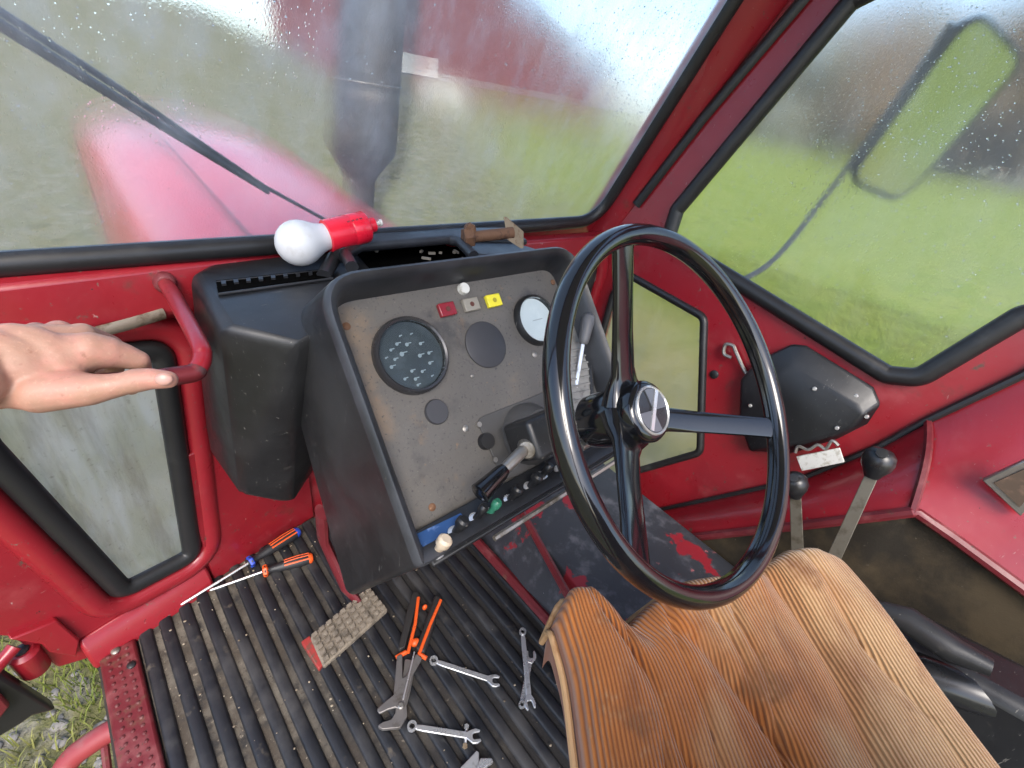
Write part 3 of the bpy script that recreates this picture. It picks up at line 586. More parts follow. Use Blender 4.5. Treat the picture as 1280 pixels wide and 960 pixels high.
matt = thing('floor_mat', 'black ribbed rubber floor mat with tan dirt in its grooves', 'floor mat', (.2, .2, FL))
m = MB(); yf = lambda x: min(.775 + (x + .112) * .24, .85)
m.prism([V((MX0, -.6, FL + .002)), V((MX1, -.6, FL + .002)), V((MX1, .85, FL + .002)), V((.2, yf(.2), FL + .002)), V((MX0, yf(MX0), FL + .002))], (0, 0, .005)); m.build('base_sheet', MATD, matt)
PIT = .0345; k = 0; x = MX0 + .012; rib_me = None
random.seed(3)
while x < MX1 - .01:
    wd = .0195; y1 = yf(x) - .004
    mm = MB(); N = 26; L = y1 + .6
    prof = [(-wd / 2 - .002, 0), (-wd / 2, .0055), (-wd / 2 + .003, .0075), (wd / 2 - .003, .0075), (wd / 2, .0055), (wd / 2 + .002, 0)]
    ph = random.uniform(0, 6)
    vs = []
    for i in range(N + 1):
        yy = -.6 + L * i / N; dx = .0012 * math.sin(yy * 9 + ph)
        vs += [V((x + dx + a, yy, FL + .006 + b * (1 + .08 * math.sin(yy * 23 + ph)))) for a, b in prof]
    mm.add(vs, [[i * 6 + j, i * 6 + j + 1, (i + 1) * 6 + j + 1, (i + 1) * 6 + j] for i in range(N) for j in range(5)] + [[0, 1, 2, 3, 4, 5], [N * 6 + j for j in range(6)][::-1]])
    mm.build('rib', MATR, matt, smooth=50); x += PIT; k += 1
# crumbs of dirt on the mat
random.seed(11); m = MB()
for i in range(190):
    x_, y_ = random.uniform(-.1, .5), random.uniform(.1, .8)
    if random.random() < .45: x_ = random.uniform(-.08, .25)
    r_ = random.choice([.0008, .0011, .0014, .0022]); m.ball(V((x_, y_, FL + .0135 + r_ * .3)), r_ * random.uniform(.7, 1.6), r_, r_ * .6, seg=5)
c_ = m.build('dirt_crumbs', mk('crumbs', (.30, .25, .18), .9, layers=[((.12, .09, .06), 50, .45, .6)]), matt, smooth=0); c_['kind'] = 'stuff'
# transmission tunnel with worn paint
tun = thing('gearbox_tunnel', 'chipped red and black gearbox tunnel between the mat and the seat', 'gearbox cover', (.70, .3, FL))
e0, e1 = HZ((648, 632), -.86), HZ((735, 790), -.86)
f0, f1 = HZ((590, 675), FL + .01), HZ((705, 800), FL + .01)
m = MB(); m.add([f0 + V((0, .06, 0)), f1 + V((0, -.3, 0)), e1 + V((0, -.3, 0)), e0 + V((0, .12, 0))], [[0, 1, 2, 3]]); m.build('side_skirt', CHIP, tun, smooth=0)
m = MB(); m.prism([e0 + V((0, .12, 0)), e1 + V((0, -.3, 0)), V((.93, e1.y - .3, -.85)), V((.96, e0.y + .12, -.85))], (0, 0, -.02)); m.build('top_plate', CHIP, tun, bevel=.004)
m = MB(); m.tube([e0 + V((0, .12, .002)), e0, e1, e1 + V((0, -.3, .002))], .009, 8); m.build('red_edge', REDW, tun)
m = MB(); m.tube([HZ((592, 672), -.955), HZ((640, 725), -.955), HZ((698, 790), -.955)], .012, 8); m.build('skirt_roll', REDW, tun)
kn = MB(); kp = HZ((682, 742), -.93); kn.lathe(kp - V((0, 0, .05)), (0, -.2, 1), [(.012, 0), (.014, .02), (.016, .035), (.016, .05), (.012, .058)], 16)
kn = kn.build('floor_knob', RUBB, tun)
m = MB()
for i in range(6):
    an = i * 1.05; m.ball(kp + V((.008 * math.cos(an), .008 * math.sin(an), .010)), .0022, .0022, .0022, seg=6)
m.build('knob_studs', STEEL, kn)

# ------------------------------------------------------------------ clutch pedal
ped = thing('clutch_pedal', 'red armed pedal with a mud-caked ribbed pad above the mat', 'pedal', HZ((430, 790), -.93))
pq = [HZ(q, -.90) for q in [(388, 800), (462, 738), (485, 766), (405, 838)]]
pn = V((0, 0, 1)); m = MB(); m.prism(pq, (0, 0, .014)); m.build('pad', PEDAL, ped, bevel=.004)
m = MB()
for i in range(9):
    for j in range(5):
        c = (pq[0].lerp(pq[1], (i + .5) / 9)).lerp(pq[3].lerp(pq[2], (i + .5) / 9), (j + .5) / 5) + V((0, 0, .016))
        m.box(c, (pq[1] - pq[0]) * .036, (pq[3] - pq[0]) * .062, (0, 0, .003))
m.build('pad_studs', PEDAL, ped, smooth=0)['kind'] = 'stuff'
eq = [HZ(q, -.905) for q in [(377, 806), (388, 798), (406, 832), (399, 841)]]; m = MB(); m.prism(eq, (0, 0, .012)); m.build('pad_edge', mk('pedal_red', (.30, .03, .025), .6, layers=[((.1, .06, .04), 60, .5, .7)]), ped, bevel=.002)
ar = [HZ((448, 752), -.895), HZ((432, 735), -.87), HZ((416, 700), -.83), HZ((404, 672), -.77), HZ((402, 640), -.68)]
m = MB(); m.tube(ar, [.014, .017, .018, .018, .018], 10, flat=((1, 0, 0), .55, 1)); m.build('arm', REDW, ped)

# ------------------------------------------------------------------ dashboard
dash = thing('dashboard', 'black plastic dashboard with a worn grey instrument panel', 'dashboard', (MIDX, .6, FL))
# lip + recess
U0, U1, V0, V1 = -.262, .215, -.088, .29
lo = rounded([(U0, V0), (U1, V0), (U1, V1), (U0, V1)], [.012, .012, .06, .06], 8)
li = inset2(lo, .012); lp_ = inset2(lo, .017); lq = inset2(lo, .026)
m = MB(); n = len(lo); loops = [[PF.p(a, b, .038) for a, b in lo], [PF.p(a, b, .048) for a, b in inset2(lo, .002)], [PF.p(a, b, .052) for a, b in inset2(lo, .006)], [PF.p(a, b, .048) for a, b in li], [PF.p(a, b, .040) for a, b in lp_], [PF.p(a, b, .0) for a, b in lq]]
m.add([p for l in loops for p in l], [[k * n + i, k * n + (i + 1) % n, (k + 1) * n + (i + 1) % n, (k + 1) * n + i] for k in range(len(loops) - 1) for i in range(n)])
m.build('panel_lip', PLASD, dash, smooth=50, recalc=False)
# housing lofted from the lip to the bulkhead
def back_target(a, b):
    s_ = (b - V0) / (V1 - V0); side_t = min(1, max(-1, (a - (U0 + U1) / 2) / ((U1 - U0) / 2)))
    xc = MIDX + (U0 + U1) / 2; xh = .25
    if s_ < .35: t = s_ / .35; y_, z_ = .46 + t * .2, -.765 + t * .035
    else: t = (s_ - .35) / .65; y_, z_ = .66 - .02 * t, -.73 + t * .43
    return V((xc + side_t * xh, y_, z_))
m = MB(); NL = 6; rows = []
for k in range(NL + 1):
    t = k / NL; rows.append([PF.p(a, b, .038).lerp(back_target(a, b), t) for a, b in lo])
m.add([p for r_ in rows for p in r_], [[k * n + i, k * n + (i + 1) % n, (k + 1) * n + (i + 1) % n, (k + 1) * n + i] for k in range(NL) for i in range(n)])
m.build('housing', PLAS, dash, smooth=60, recalc=False)
# panel sheet
m = MB(); m.prism([PF.p(a, b, -.004) for a, b in lq], PF.n * .004); panel = m.build('instrument_panel', PANEL, dash)
# air duct box at the left
def hull(pts, name, mat, parent, bevel):
    bm = bmesh.new(); org = ORG[parent.name]
    for p in pts: bm.verts.new(V(p) + V((0, 0, Z0)) - org)
    r_ = bmesh.ops.convex_hull(bm, input=bm.verts); bmesh.ops.delete(bm, geom=[e for e in r_['geom_interior'] if isinstance(e, bmesh.types.BMVert)], context='VERTS')
    bmesh.ops.dissolve_limit(bm, angle_limit=R(3), verts=bm.verts, edges=bm.edges); bmesh.ops.recalc_face_normals(bm, faces=bm.faces)
    me = bpy.data.meshes.new(name); bm.to_mesh(me); bm.free(); me.materials.append(mat); me.shade_smooth(); me.set_sharp_from_angle(angle=R(50))
    o = bpy.data.objects.new(name, me); col.objects.link(o); o.parent = parent; ORG[o.name] = org
    b = o.modifiers.new('bevel', 'BEVEL'); b.width = bevel; b.segments = 4; b.limit_method = 'ANGLE'; b.angle_limit = R(20); return o
dt = -.295
pts = [HZ((236, 342), dt), HZ((275, 408), dt), HZ((370, 432), dt - .015), HY((258, 530), .815), HY((262, 565), .80), HY((300, 620), .68), HY((364, 632), .68), V((.40, .83, dt)), V((.36, .62, dt)), V((.34, .80, -.68)), V((.16, .84, dt))]
hull(pts, 'air_duct', PLAS, dash, .014)
# vent slot: a raised slab with the opening's shade put into its colour
zt = -.2985
vq = [(270, 353), (414, 337), (416, 348), (273, 368)]
vent = MB(); vent.prism([HZ(q, dt + .001) for q in vq], (0, 0, .003)); vent = vent.build('vent_slot', DARK, dash)
m = MB()
m.tube([HZ(q, dt + .003) for q in vq], .0022, 6, closed=True); m.build('slot_rim', PLASD, vent)
for i in range(9):
    a, b = (V(vq[0]).lerp(V(vq[1]), (i + .6) / 9.3)), (V(vq[3]).lerp(V(vq[2]), (i + .6) / 9.3)); pa, pb = HZ((a[0], a[1]), dt + .005), HZ((b[0], b[1]), dt + .005)
    m = MB(); m.box((pa * .85 + pb * .15), (pb - pa) * .15, V((.003, 0, 0)), (0, 0, .002)); m.build('vent_fin', PLASD, vent)
# shelf between binnacle and windscreen, with an open tray
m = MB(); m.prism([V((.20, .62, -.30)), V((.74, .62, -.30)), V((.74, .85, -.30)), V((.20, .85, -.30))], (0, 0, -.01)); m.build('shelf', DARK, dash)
ring = [HZ(q, -.262) for q in [(440, 334), (432, 318), (450, 308), (560, 299), (575, 303), (592, 320)]]
m = MB(); m.tube(ring, .010, 10); m.build('tray_frame', PLASD, dash)
m = MB(); m.tube([HZ((432, 318), -.262), HZ((418, 322), -.275), HZ((405, 345), -.29)], .012, 10); m.build('tray_frame', PLASD, dash)
m = MB(); m.prism([HZ(q, -.268) for q in [(596, 318), (580, 303), (628, 298), (655, 306), (690, 316), (640, 322)]], (0, 0, -.02)); m.build('shelf_corner', PLASD, dash, bevel=.006)
m = MB(); m.prism([HZ(q, -.262) for q in [(450, 308), (430, 302), (480, 288), (560, 284), (640, 284), (660, 300), (560, 299)]], (0, 0, -.012)); m.build('shelf_edge', PLASD, dash, bevel=.004)
random.seed(5); m = MB()
for i in range(8):
    q = (random.uniform(455, 580), random.uniform(314, 326)); an = random.uniform(0, 3); l_ = random.uniform(.002, .009); m.box(HZ(q, -.285), V((math.cos(an), math.sin(an), 0)) * l_, V((-math.sin(an), math.cos(an), 0)) * random.uniform(.0008, .0025), V((0, 0, .002)))
m.build('tray_litter', mk('litter_grey', (.20, .18, .15), .8), dash, smooth=0)['kind'] = 'stuff'

# gauges and lamps on the panel
def gauge(q, r, face, marks, pale=False):
    a, b = PF.uv(q); c = PF.p(a, b)
    m = MB(); m.lathe(c, PF.n, [(r, -.002), (r, .006), (r * .98, .011), (r * .93, .014), (r * .88, .012), (r * .86, .001)], 40); gz = m.build('gauge', mk('bezel', (.05, .05, .054), .25, .4) if not pale else PLAS, dash)
    m = MB(); m.lathe(c, PF.n, [(r * .865, .0025), (r * .865, .004)], 40); m.build('dial', face, gz)
    if marks:
        m = MB()
        for X_, Y_, sz in [(385, 520, 3), (435, 522, 3.4), (503, 518, 3), (410, 570, 4.2), (500, 578, 3.6), (545, 565, 3), (355, 550, 2.6), (375, 597, 2.6), (358, 635, 3.2), (460, 655, 2.8), (512, 657, 2.8), (550, 615, 3), (425, 695, 2.6), (478, 695, 3), (490, 725, 2.4), (330, 590, 1.6), (455, 470, 1.6), (560, 680, 1.6), (400, 480, 1.6)]:
            a_, b_ = PF.uv((400 + X_ / 4, 300 + Y_ / 4), .005)
            m.lathe(PF.p(a_, b_, .0042), PF.n, [(sz * .0008, 0), (sz * .0008, .0006)], 9)
            m.box(PF.p(a_ + sz * .0013, b_ + sz * .0004, .0045), PF.u * sz * .0009, PF.v * .0007, PF.n * .0004)
        m.build('dial_marks', MARKW, gz, smooth=0)['kind'] = 'stuff'
    else:
        m = MB(); m.box(PF.p(a + .004, b, .0045), PF.u * .012, PF.v * .0008, PF.n * .0003); m.build('needle', mk('pale_grey', (.42, .45, .48), .6), gz, smooth=0)
    m = MB(); m.lathe(c, PF.n, [(r * .87, .0095), (r * .87, .0115)], 40); m.build('lens', CLEAR, gz)
gauge((513, 445), .057, GAUGE, True)
gauge((668, 401), .046, GAUGE_SKY, False, True)
def disc(q, r, h, mat, name, seg=32, parent=dash):
    a, b = PF.uv(q); m = MB(); m.lathe(PF.p(a, b), PF.n, [(r, -.002), (r, h * .6), (r * .93, h)], seg); return m.build(name, mat, parent)
disc((607, 431), .0385, .004, DISC, 'blanking_cap'); disc((545, 515), .0185, .005, DISC, 'blanking_cap')
disc((578, 362), .0095, .008, PALEST, 'push_button', 20)
for q, mt in [((557, 388), TREDL), ((587, 382), TGREY), ((615, 377), TYEL)]:
    a, b = PF.uv(q); m = MB(); m.box(PF.p(a, b, .004), PF.u * .0145, PF.v * .0105, PF.n * .004); t_ = m.build('tell_tale', mt, dash, bevel=.0015)
    m = MB(); m.lathe(PF.p(a, b, .008), PF.n, [(.004, 0), (.004, .0006)], 12); m.build('tell_tale_mark', mk('tell_dark', (.10, .03, .02), .5) if mt is not TYEL else mk('tell_mark', (.35, .30, .02), .5), t_)
for q in [(433, 408), (691, 353), (540, 634), (668, 443), (582, 536), (590, 470)]:
    a, b = PF.uv(q); m = MB(); r_ = .0055 if q != (590, 470) else .003
    m.lathe(PF.p(a, b), PF.n, [(r_, -.001), (r_, .001), (r_ * .5, .0025)], 14); m.build('panel_screw', RUST if q in ((433, 408), (540, 634), (691, 353)) else DULLS, dash)
# column plate, boss and stalk
sp = [PF.uv(q) for q in [(594, 524), (690, 486), (760, 470), (790, 560), (628, 600)]]
m = MB(); m.prism([PF.p(a, b, .0005) for a, b in rounded(sp, .012, 4)], PF.n * .003); m.build('column_plate', SUBP, dash, bevel=.001)
disc((606, 552), .013, .010, RUBB, 'rubber_plug', 20)
for q in [(597, 531), (617, 575), (634, 556), (689, 500)]: disc(q, .0045, .006, DULLS, 'plate_bolt', 8)
# switch strip along the bottom of the panel
sq0, sq1 = PF.uv((528, 690), .03), PF.uv((745, 572), .03)
ST = Frame(PF.p(U0 + .02, V0 + .0, .046), (1, 0, 0), (PF.v * .75 + PF.n * -.66))
m = MB(); m.prism([ST.p(0, -.004), ST.p(.46, -.004), ST.p(.46, .05), ST.p(0, .05)], ST.n * -.006); m.build('switch_strip', PLAS, dash, bevel=.002)
m = MB(); m.prism([ST.p(.002, .002), ST.p(.075, .002), ST.p(.072, .04), ST.p(.002, .044)], ST.n * .0015); m.build('blue_label', BLUEL, dash)
for q, mt, big in [((545, 681), BEIGE, 1.1), ((568, 657), PLAS, 1), ((611, 634), TGRN, .8), ((637, 617), PLAS, .95), ((662, 601), PLAS, 1), ((677, 588), PLAS, .85), ((700, 580), PLAS, .85), ((594, 640), PLAS, .75)]:
    a, b = ST.uv(q, .012); a = max(.012, a); b = max(.006, min(.04, b - .004)); c = ST.p(a, b)
    m = MB(); m.lathe(c, ST.n, [(.0098, 0), (.0098, .003), (.0072, .004)], 18); sw_ = m.build('switch', STEEL, dash)
    dr_ = (ST.n + PF.u * .35 - ST.v * .1).normalized()
    m = MB(); m.lathe(c + ST.n * .002, dr_, [(.005, 0), (.006 * big, .012), (.0088 * big, .016), (.0088 * big, .024), (.006 * big, .027)], 16); m.build('knob', mt, sw_)
m = MB(); m.tube([ST.p(.09, -.014, -.004), ST.p(.46, -.012, -.004)], .004, 6); m.build('strip_rail', DULLS, dash)

# ------------------------------------------------------------------ steering column, stalk, wheel
colm = thing('steering_column', 'dark steering column with a switch housing and black grip stalk', 'steering column', PF.o)
m = MB(); m.lathe(WC, -WN, [(.021, .12), (.023, .135), (.023, .165), (.019, .17), (.019, .30)], 24); m.build('collar', mk('collar_steel', (.45, .43, .40), .4, .7, layers=[((.25, .21, .15), 40, .5, .7)]), colm)
m = MB(); m.lathe(PF.o, WN, [(.05, -.001), (.05, .015), (.040, .035), (.034, .045)], 28); m.build('boss', SUBP, colm)
m = MB(); m.box(PF.o + WN * .055 + V((-.01, 0, 0)), PF.u * .05, PF.v * .030, WN * .032); m.build('switch_housing', PLAS, colm, bevel=.007, seg=3)
s0 = PF.o + WN * .055 + PF.u * -.05 + PF.v * -.01; s2 = PF.at((600, 617), .07); s1 = PF.at((650, 567), .075)
m = MB(); m.lathe(s0 + PF.u * .012, (s1 - s0), [(.020, 0), (.021, .012), (.016, .024), (.012, .034)], 18); m.build('stalk_boss', DULLS, colm)
m = MB(); m.tube([s0, s1, s1.lerp(s2, .25), s1.lerp(s2, .45)], [.009, .009, .0085, .008], 12); m.build('stalk', DULLS, colm)
m = MB(); dv_ = (s2 - s1).normalized(); m.tube([s1.lerp(s2, .40), s1.lerp(s2, .5), s2 - dv_ * .006, s2, s2 + dv_ * .002], [.0085, .011, .0145, .0155, .012], 18); m.build('stalk_grip', GLOSSB, colm)
# lower column bracket bolt
m = MB(); m.lathe(WC - WN * .17 + PF.v * -.028, PF.u, [(.007, -.02), (.007, .02)], 10); m.build('clamp_bolt', DULLS, colm)

whl = thing('steering_wheel', 'glossy black three-spoke steering wheel with a round emblem hub', 'steering wheel', WC)
RR, rr = .2000, .0125
prof = []
for k in range(24):
    an = 2 * math.pi * k / 24; q_ = rr * (1.0 if k not in (13, 17) else .86); prof.append((RR + q_ * math.cos(an) * .94, q_ * math.sin(an) * 1.08))
m = MB(); m.lathe(WC, WN, prof, 96, closed=True); m.build('rim', GLOSSB, whl, smooth=28)
m = MB(); m.lathe(WC, WN, [(.030, -.150), (.036, -.148), (.0375, -.135), (.038, -.080), (.0365, -.078), (.0385, -.074), (.0385, -.058), (.036, -.054), (.031, -.052)], 40); hubo = m.build('hub', GLOSSB, whl)
def wang(q):
    a, b = WH.uv(q); return math.atan2(b, a)
for q, sw_ in [((779, 296), 1.0), ((962, 533), .78), ((800, 705), 1.1)]:
    an = wang(q); d = WH.u * math.cos(an) + WH.v * math.sin(an); t_ = WN.cross(d)
    st_ = [(.024, -.085, .036 * sw_, .016), (.040, -.080, .027 * sw_, .012), (.056, -.070, .0205 * sw_, .0075), (.10, -.049, .0185 * sw_, .0055), (.15, -.024, .0178 * sw_, .005), (.186, -.007, .0178 * sw_, .0055), (.197, -.003, .022 * sw_, .007)]
    m = MB(); vs = []
    for i, (r_, h, wd, th) in enumerate(st_):
        nn = V((0, 0, 0)); j0, j1 = st_[max(i - 1, 0)], st_[min(i + 1, len(st_) - 1)]
        tan = (d * (j1[0] - j0[0]) + WN * (j1[1] - j0[1])).normalized(); up_ = tan.cross(t_).normalized(); c = WC + d * r_ + WN * h
        for k in range(12):
            a_ = 2 * math.pi * k / 12; ca, sa = math.cos(a_), math.sin(a_)
            vs.append(c + t_ * (wd * math.copysign(abs(ca) ** .6, ca)) + up_ * (th * math.copysign(abs(sa) ** .6, sa)))
    ns = len(st_)
    m.add(vs, [[i * 12 + k, i * 12 + (k + 1) % 12, (i + 1) * 12 + (k + 1) % 12, (i + 1) * 12 + k] for i in range(ns - 1) for k in range(12)] + [list(range(12)), list(range((ns - 1) * 12, ns * 12))[::-1]])
    m.build('spoke', GLOSSB, whl, smooth=50)
m = MB(); m.lathe(WC, WN, [(.0305, -.054), (.0305, -.0495), (.0290, -.048), (.0275, -.0495), (.0275, -.054)], 40); m.build('emblem_ring', STEEL, hubo)
m = MB(); m.lathe(WC, WN, [(.028, -.0535), (.028, -.0505)], 40); m.build('emblem_disc', mk('emblem_dark', (.05, .05, .055), .25, .6), hubo)
m = MB(); ea = R(50)
for lo_, hi_ in ((-8, 98), (172, 278)):
    pts = [WH.p(0, 0, -.0503)] + [WH.p(.0265 * math.cos(R(lo_) + (R(hi_) - R(lo_)) * k / 12), .0265 * math.sin(R(lo_) + (R(hi_) - R(lo_)) * k / 12), -.0503) for k in range(13)]
    m.prism(pts, WN * .0012)
m.build('emblem_field', mk('emblem_pale', (.20, .21, .225), .4, .7), hubo, smooth=0)
m = MB(); m.box(WH.p(0, 0, -.0487), (WH.u * math.cos(ea) + WH.v * math.sin(ea)) * .0265, (WH.u * -math.sin(ea) + WH.v * math.cos(ea)) * .0028, WN * .0012); m.build('emblem_bar', STEEL, hubo, smooth=0)

# hand throttle by the panel
th = thing('throttle_lever', 'small grey-knobbed hand throttle on a ribbed quadrant behind the wheel', 'lever', PF.at((735, 480), .02))
TQ = Frame(PF.at((722, 500), .03), (PF.u * .3 + PF.v * .95), (PF.n))
q4 = [(712, 512), (708, 440), (716, 372), (728, 372), (738, 440), (742, 500), (728, 520)]
m = MB(); m.prism([PF.at(q, .001) for q in q4], PF.n * .004); m.build('quadrant', GREYR, th, bevel=.002)
for i in range(9):
    y = 430 + i * 9; m = MB(); m.tube([PF.at((712 + i * .3, y), .006), PF.at((737, y - 5), .006)], .0026, 5); m.build('quadrant_rib', GREYR, th)
m = MB(); m.tube([PF.at((741, 500), .008), PF.at((737, 440), .008), PF.at((727, 372), .008)], .004, 6); m.build('quadrant_edge', PLAS, th)
m = MB(); m.tube([PF.at((717, 500), -.005), PF.at((727, 440), .02), PF.at((731, 415), .03)], .0038, 8); m.build('shaft', STEEL, th)
ka, kb = PF.at((729, 430), .027), PF.at((736, 395), .04); m = MB(); m.tube([ka, ka.lerp(kb, .1), ka.lerp(kb, .8), kb, kb.lerp(ka, -.08)], [.007, .0095, .0125, .011, .006], 14); m.build('knob', mk('grey_knob', (.10, .10, .105), .45), th)

# ------------------------------------------------------------------ levers right of the seat
def lever(name, label, top, bot, kr, wd, cap):
    t_ = thing(name, label, 'lever', bot, 'gear levers beside the seat')
    d = (top - bot).normalized(); m = MB(); sidev = d.cross(ray(1050, 620)).normalized(); dep = d.cross(sidev)
    m.prism([bot - sidev * wd - dep * .003, bot + sidev * wd - dep * .003, top + sidev * wd * .8 - dep * .003, top - sidev * wd * .8 - dep * .003], dep * .006); m.build('shaft', mk('lever_steel', (.17, .155, .125), .5, .6, layers=[((.08, .065, .045), 25, .5, .72, None, .7)], bump=[(120, .08)]), t_, bevel=.001)
    m = MB(); m.lathe(top - d * .006, d, [(kr * .45, -.012), (kr * .6, -.004), (kr * .92, kr * .35), (kr, kr * .8), (kr * .93, kr * 1.3), (kr * .62, kr * 1.65), (kr * .2, kr * 1.72)], 24); k_ = m.build('knob', mk('knob_black', (.014, .014, .015), .32, layers=[((.05, .05, .05), 50, .55, .8)]), t_)
    m = MB(); ccen = top + d * (kr * 1.5) + (-ray(1095, 575)) * kr * .35; m.lathe(top + d * (kr * .8), -ray(1095, 578) * .7 + d * .3, [(kr * .35, kr * .9), (kr * .35, kr * 1.03), (kr * .25, kr * 1.04)], 16); m.build('knob_cap', PLAS, k_)
    return t_
lever('gear_lever', 'tall flat steel gear lever with round black knob, rising by the seat corner', pd(1094, 585, .80), pd(1020, 745, .88), .0245, .0115, True)
lever('gear_lever', 'short steel gear lever with small black knob beside the steering rim', pd(994, 611, .86), pd(998, 720, .93), .022, .0115, False)

# ------------------------------------------------------------------ seat, swivelled to the right
seat = thing('driver_seat', 'driver seat swivelled sideways under a wrinkled brown corduroy cover', 'seat', (.32, -.15, FL))
fl, fr_ = HZ((706, 726), -.51), HZ((1054, 684), -.485)
bl, br = V((.10, -.115, -.50)), V((.43, -.37, -.49))
FE = [(0, 697, 757), (.05, 711, 733), (.11, 733, 731), (.17, 757, 752), (.24, 783, 770), (.31, 806, 748), (.40, 845, 722), (.52, 893, 714), (.63, 935, 708), (.72, 956, 697), (.79, 975, 686), (.88, 1008, 684), (.95, 1036, 690), (1, 1056, 706)]
def front(s_):                                 # the cover's rumpled front edge
    for (a, x0, y0), (b, x1, y1) in zip(FE[:-1], FE[1:]):
        if s_ <= b:
            t = (s_ - a) / (b - a); t = t * t * (3 - 2 * t) * .5 + t * .5; return HZ((x0 + (x1 - x0) * t, y0 + (y1 - y0) * t), -.505 + .02 * s_)
    return HZ(FE[-1][1:], -.485)
def seat_xy(s_, t_):
    k = math.exp(-(t_ / .22) ** 2); f_ = front(s_).lerp(fl.lerp(fr_, s_), 1 - k)
    return f_.lerp(bl.lerp(br, s_), t_)
def seat_fn(s_, t_):
    """s across, t front to back; front lobes, a sunken gap between them, a long fold and draped rims"""
    p = seat_xy(s_, t_)
    lob = .009 * math.exp(-((s_ - .84) / .10) ** 2) * math.exp(-(t_ / .30) ** 2) + .008 * math.exp(-((s_ - .10) / .12) ** 2) * math.exp(-(t_ / .2) ** 2)
    gap = -.014 * math.exp(-(abs(s_ - .665 - .03 * math.sin(t_ * 5)) / .030) ** 1.4) * (1 - .5 * t_)
    gap2 = -.022 * math.exp(-((s_ - .25) / .075) ** 2) * math.exp(-(t_ / .17) ** 2)
    fold = -.011 * math.exp(-((s_ - (.30 + .42 * (t_ - .12))) / .022) ** 2) * (1 if .12 < t_ < .75 else 0) * math.sin(max(0, min(1, (t_ - .12) / .63)) * math.pi)
    wr = .0014 * math.sin(s_ * 31 + t_ * 9 + 2 * math.sin(t_ * 7)) + .0014 * math.sin(s_ * 13 - t_ * 17)
    for (c0, c1, wd_, dp) in ((.10, .34, .012, .011), (.42, .50, .010, .008), (.53, .40, .008, .007), (.80, .90, .010, .007), (.20, .12, .010, .008), (.34, .22, .008, .006)):
        cx_ = c0 + (c1 - c0) * t_ + .012 * math.sin(t_ * 14 + c0 * 40); wr -= dp * math.exp(-(abs(s_ - cx_) / wd_) ** 1.3) * (.35 + .65 * math.sin(t_ * 8 + c0 * 30) ** 2)
    e = min(s_, 1 - s_); drop = -.045 * math.exp(-(e / .022)) - .05 * math.exp(-t_ / .018)
    dish = -.012 * math.sin(math.pi * s_) * math.sin(math.pi * min(1, t_ * 1.2))
    return p + V((0, 0, lob + gap + gap2 + fold + wr + drop + dish + .018))
m = MB(); NU, NV = 150, 120; m.grid(seat_fn, NU, NV)
# skirt
edge = [j * (NU + 1) for j in range(NV, -1, -1)] + list(range(1, NU + 1)) + [j * (NU + 1) + NU for j in range(1, NV + 1)]
o0 = len(m.v); m.v += [V((m.v[i].x, m.v[i].y, m.v[i].z - .07)) + (m.v[i] - seat_xy(.5, .5)) * -.03 for i in edge]
for k in range(len(edge) - 1): m.f.append([edge[k], edge[k + 1], o0 + k + 1, o0 + k]); m.m.append(0)
me_uv = [(i / NU, j / NV) for j in range(NV + 1) for i in range(NU + 1)] + [((edge[k] % (NU + 1)) / NU, (edge[k] // (NU + 1)) / NV - .1) for k in range(len(edge))]
so2 = m.build('seat_cover', SEAT, seat, smooth=70)
uvl = so2.data.uv_layers.new(name='UVMap')
for l in so2.data.loops: uvl.data[l.index].uv = me_uv[l.vertex_index]
pp = [m.v[i] + V((0, 0, -.012)) + (m.v[i] - seat_xy(.5, .5)).normalized() * .004 for i in edge[::3]]
m2 = MB(); m2.tube(pp, .0042, 8); m2.build('piping', SEATP, seat)
m2 = MB(); cc = seat_xy(.5, .5)
m2.prism([V((*(cc + (seat_xy(a, b) - cc) * .93).xy, -.60)) for a, b in ((0.01, .01), (.99, .01), (.99, .99), (.01, .99))], (0, 0, .07)); m2.build('cushion', PLAS, seat, bevel=.02)
m2 = MB(); m2.lathe(V((cc.x, cc.y, FL)), (0, 0, 1), [(.13, .005), (.13, .03), (.06, .06), (.05, .36), (.12, .40)], 24); m2.build('pedestal', PLAS, seat)
bk = (bl - fl).normalized(); ac = (br - bl).normalized()
m2 = MB(); m2.box((bl + br) / 2 + bk * .05 + V((0, 0, .17)), ac * .19, bk * .035 + V((0, 0, -.005)), V((0, 0, .19)) + bk * .03); m2.build('backrest', mk('backrest_brown', (.20, .085, .03), .85, bump=[(300, .2)]), seat, bevel=.03, seg=4)

# ------------------------------------------------------------------ grab handle, strut
gh = thing('grab_handle', 'bent red tube grab handle on the cross beam, held by a hand', 'grab handle', LW.at((190, 352)))
gy = .57
path = [V((.085, .80, -.310)), V((.085, .74, -.310)), HY((248, 428), gy + .03), HY((253, 446), gy + .005), HY((247, 461), gy - .008), HY((234, 468), gy - .012), HY((150, 477), gy - .014), HY((40, 482), gy - .012), HY((-60, 476), gy), HY((-75, 455), gy + .03), V((-.15, .70, -.29)), V((-.15, .79, -.30))]
sp_ = smooth_path(path)
m = MB(); m.tube(sp_, .0102, 14); m.build('tube', RED, gh)
m = MB(); i0 = min(range(len(sp_)), key=lambda i: (sp_[i] - path[4]).length); m.tube(sp_[i0:i0 + 8], .0107, 14); m.build('worn_grip', mk('bare_worn_steel', (.10, .06, .06), .5, .4, layers=[((.16, .015, .02), 30, .45, .6)]), gh)
for c in (V((.085, .80, -.31)), V((-.15, .795, -.31))):
    m = MB(); m.lathe(c, (0, -1, 0), [(.015, -.01), (.015, .003), (.0115, .008)], 16); m.build('mount', REDW, gh)
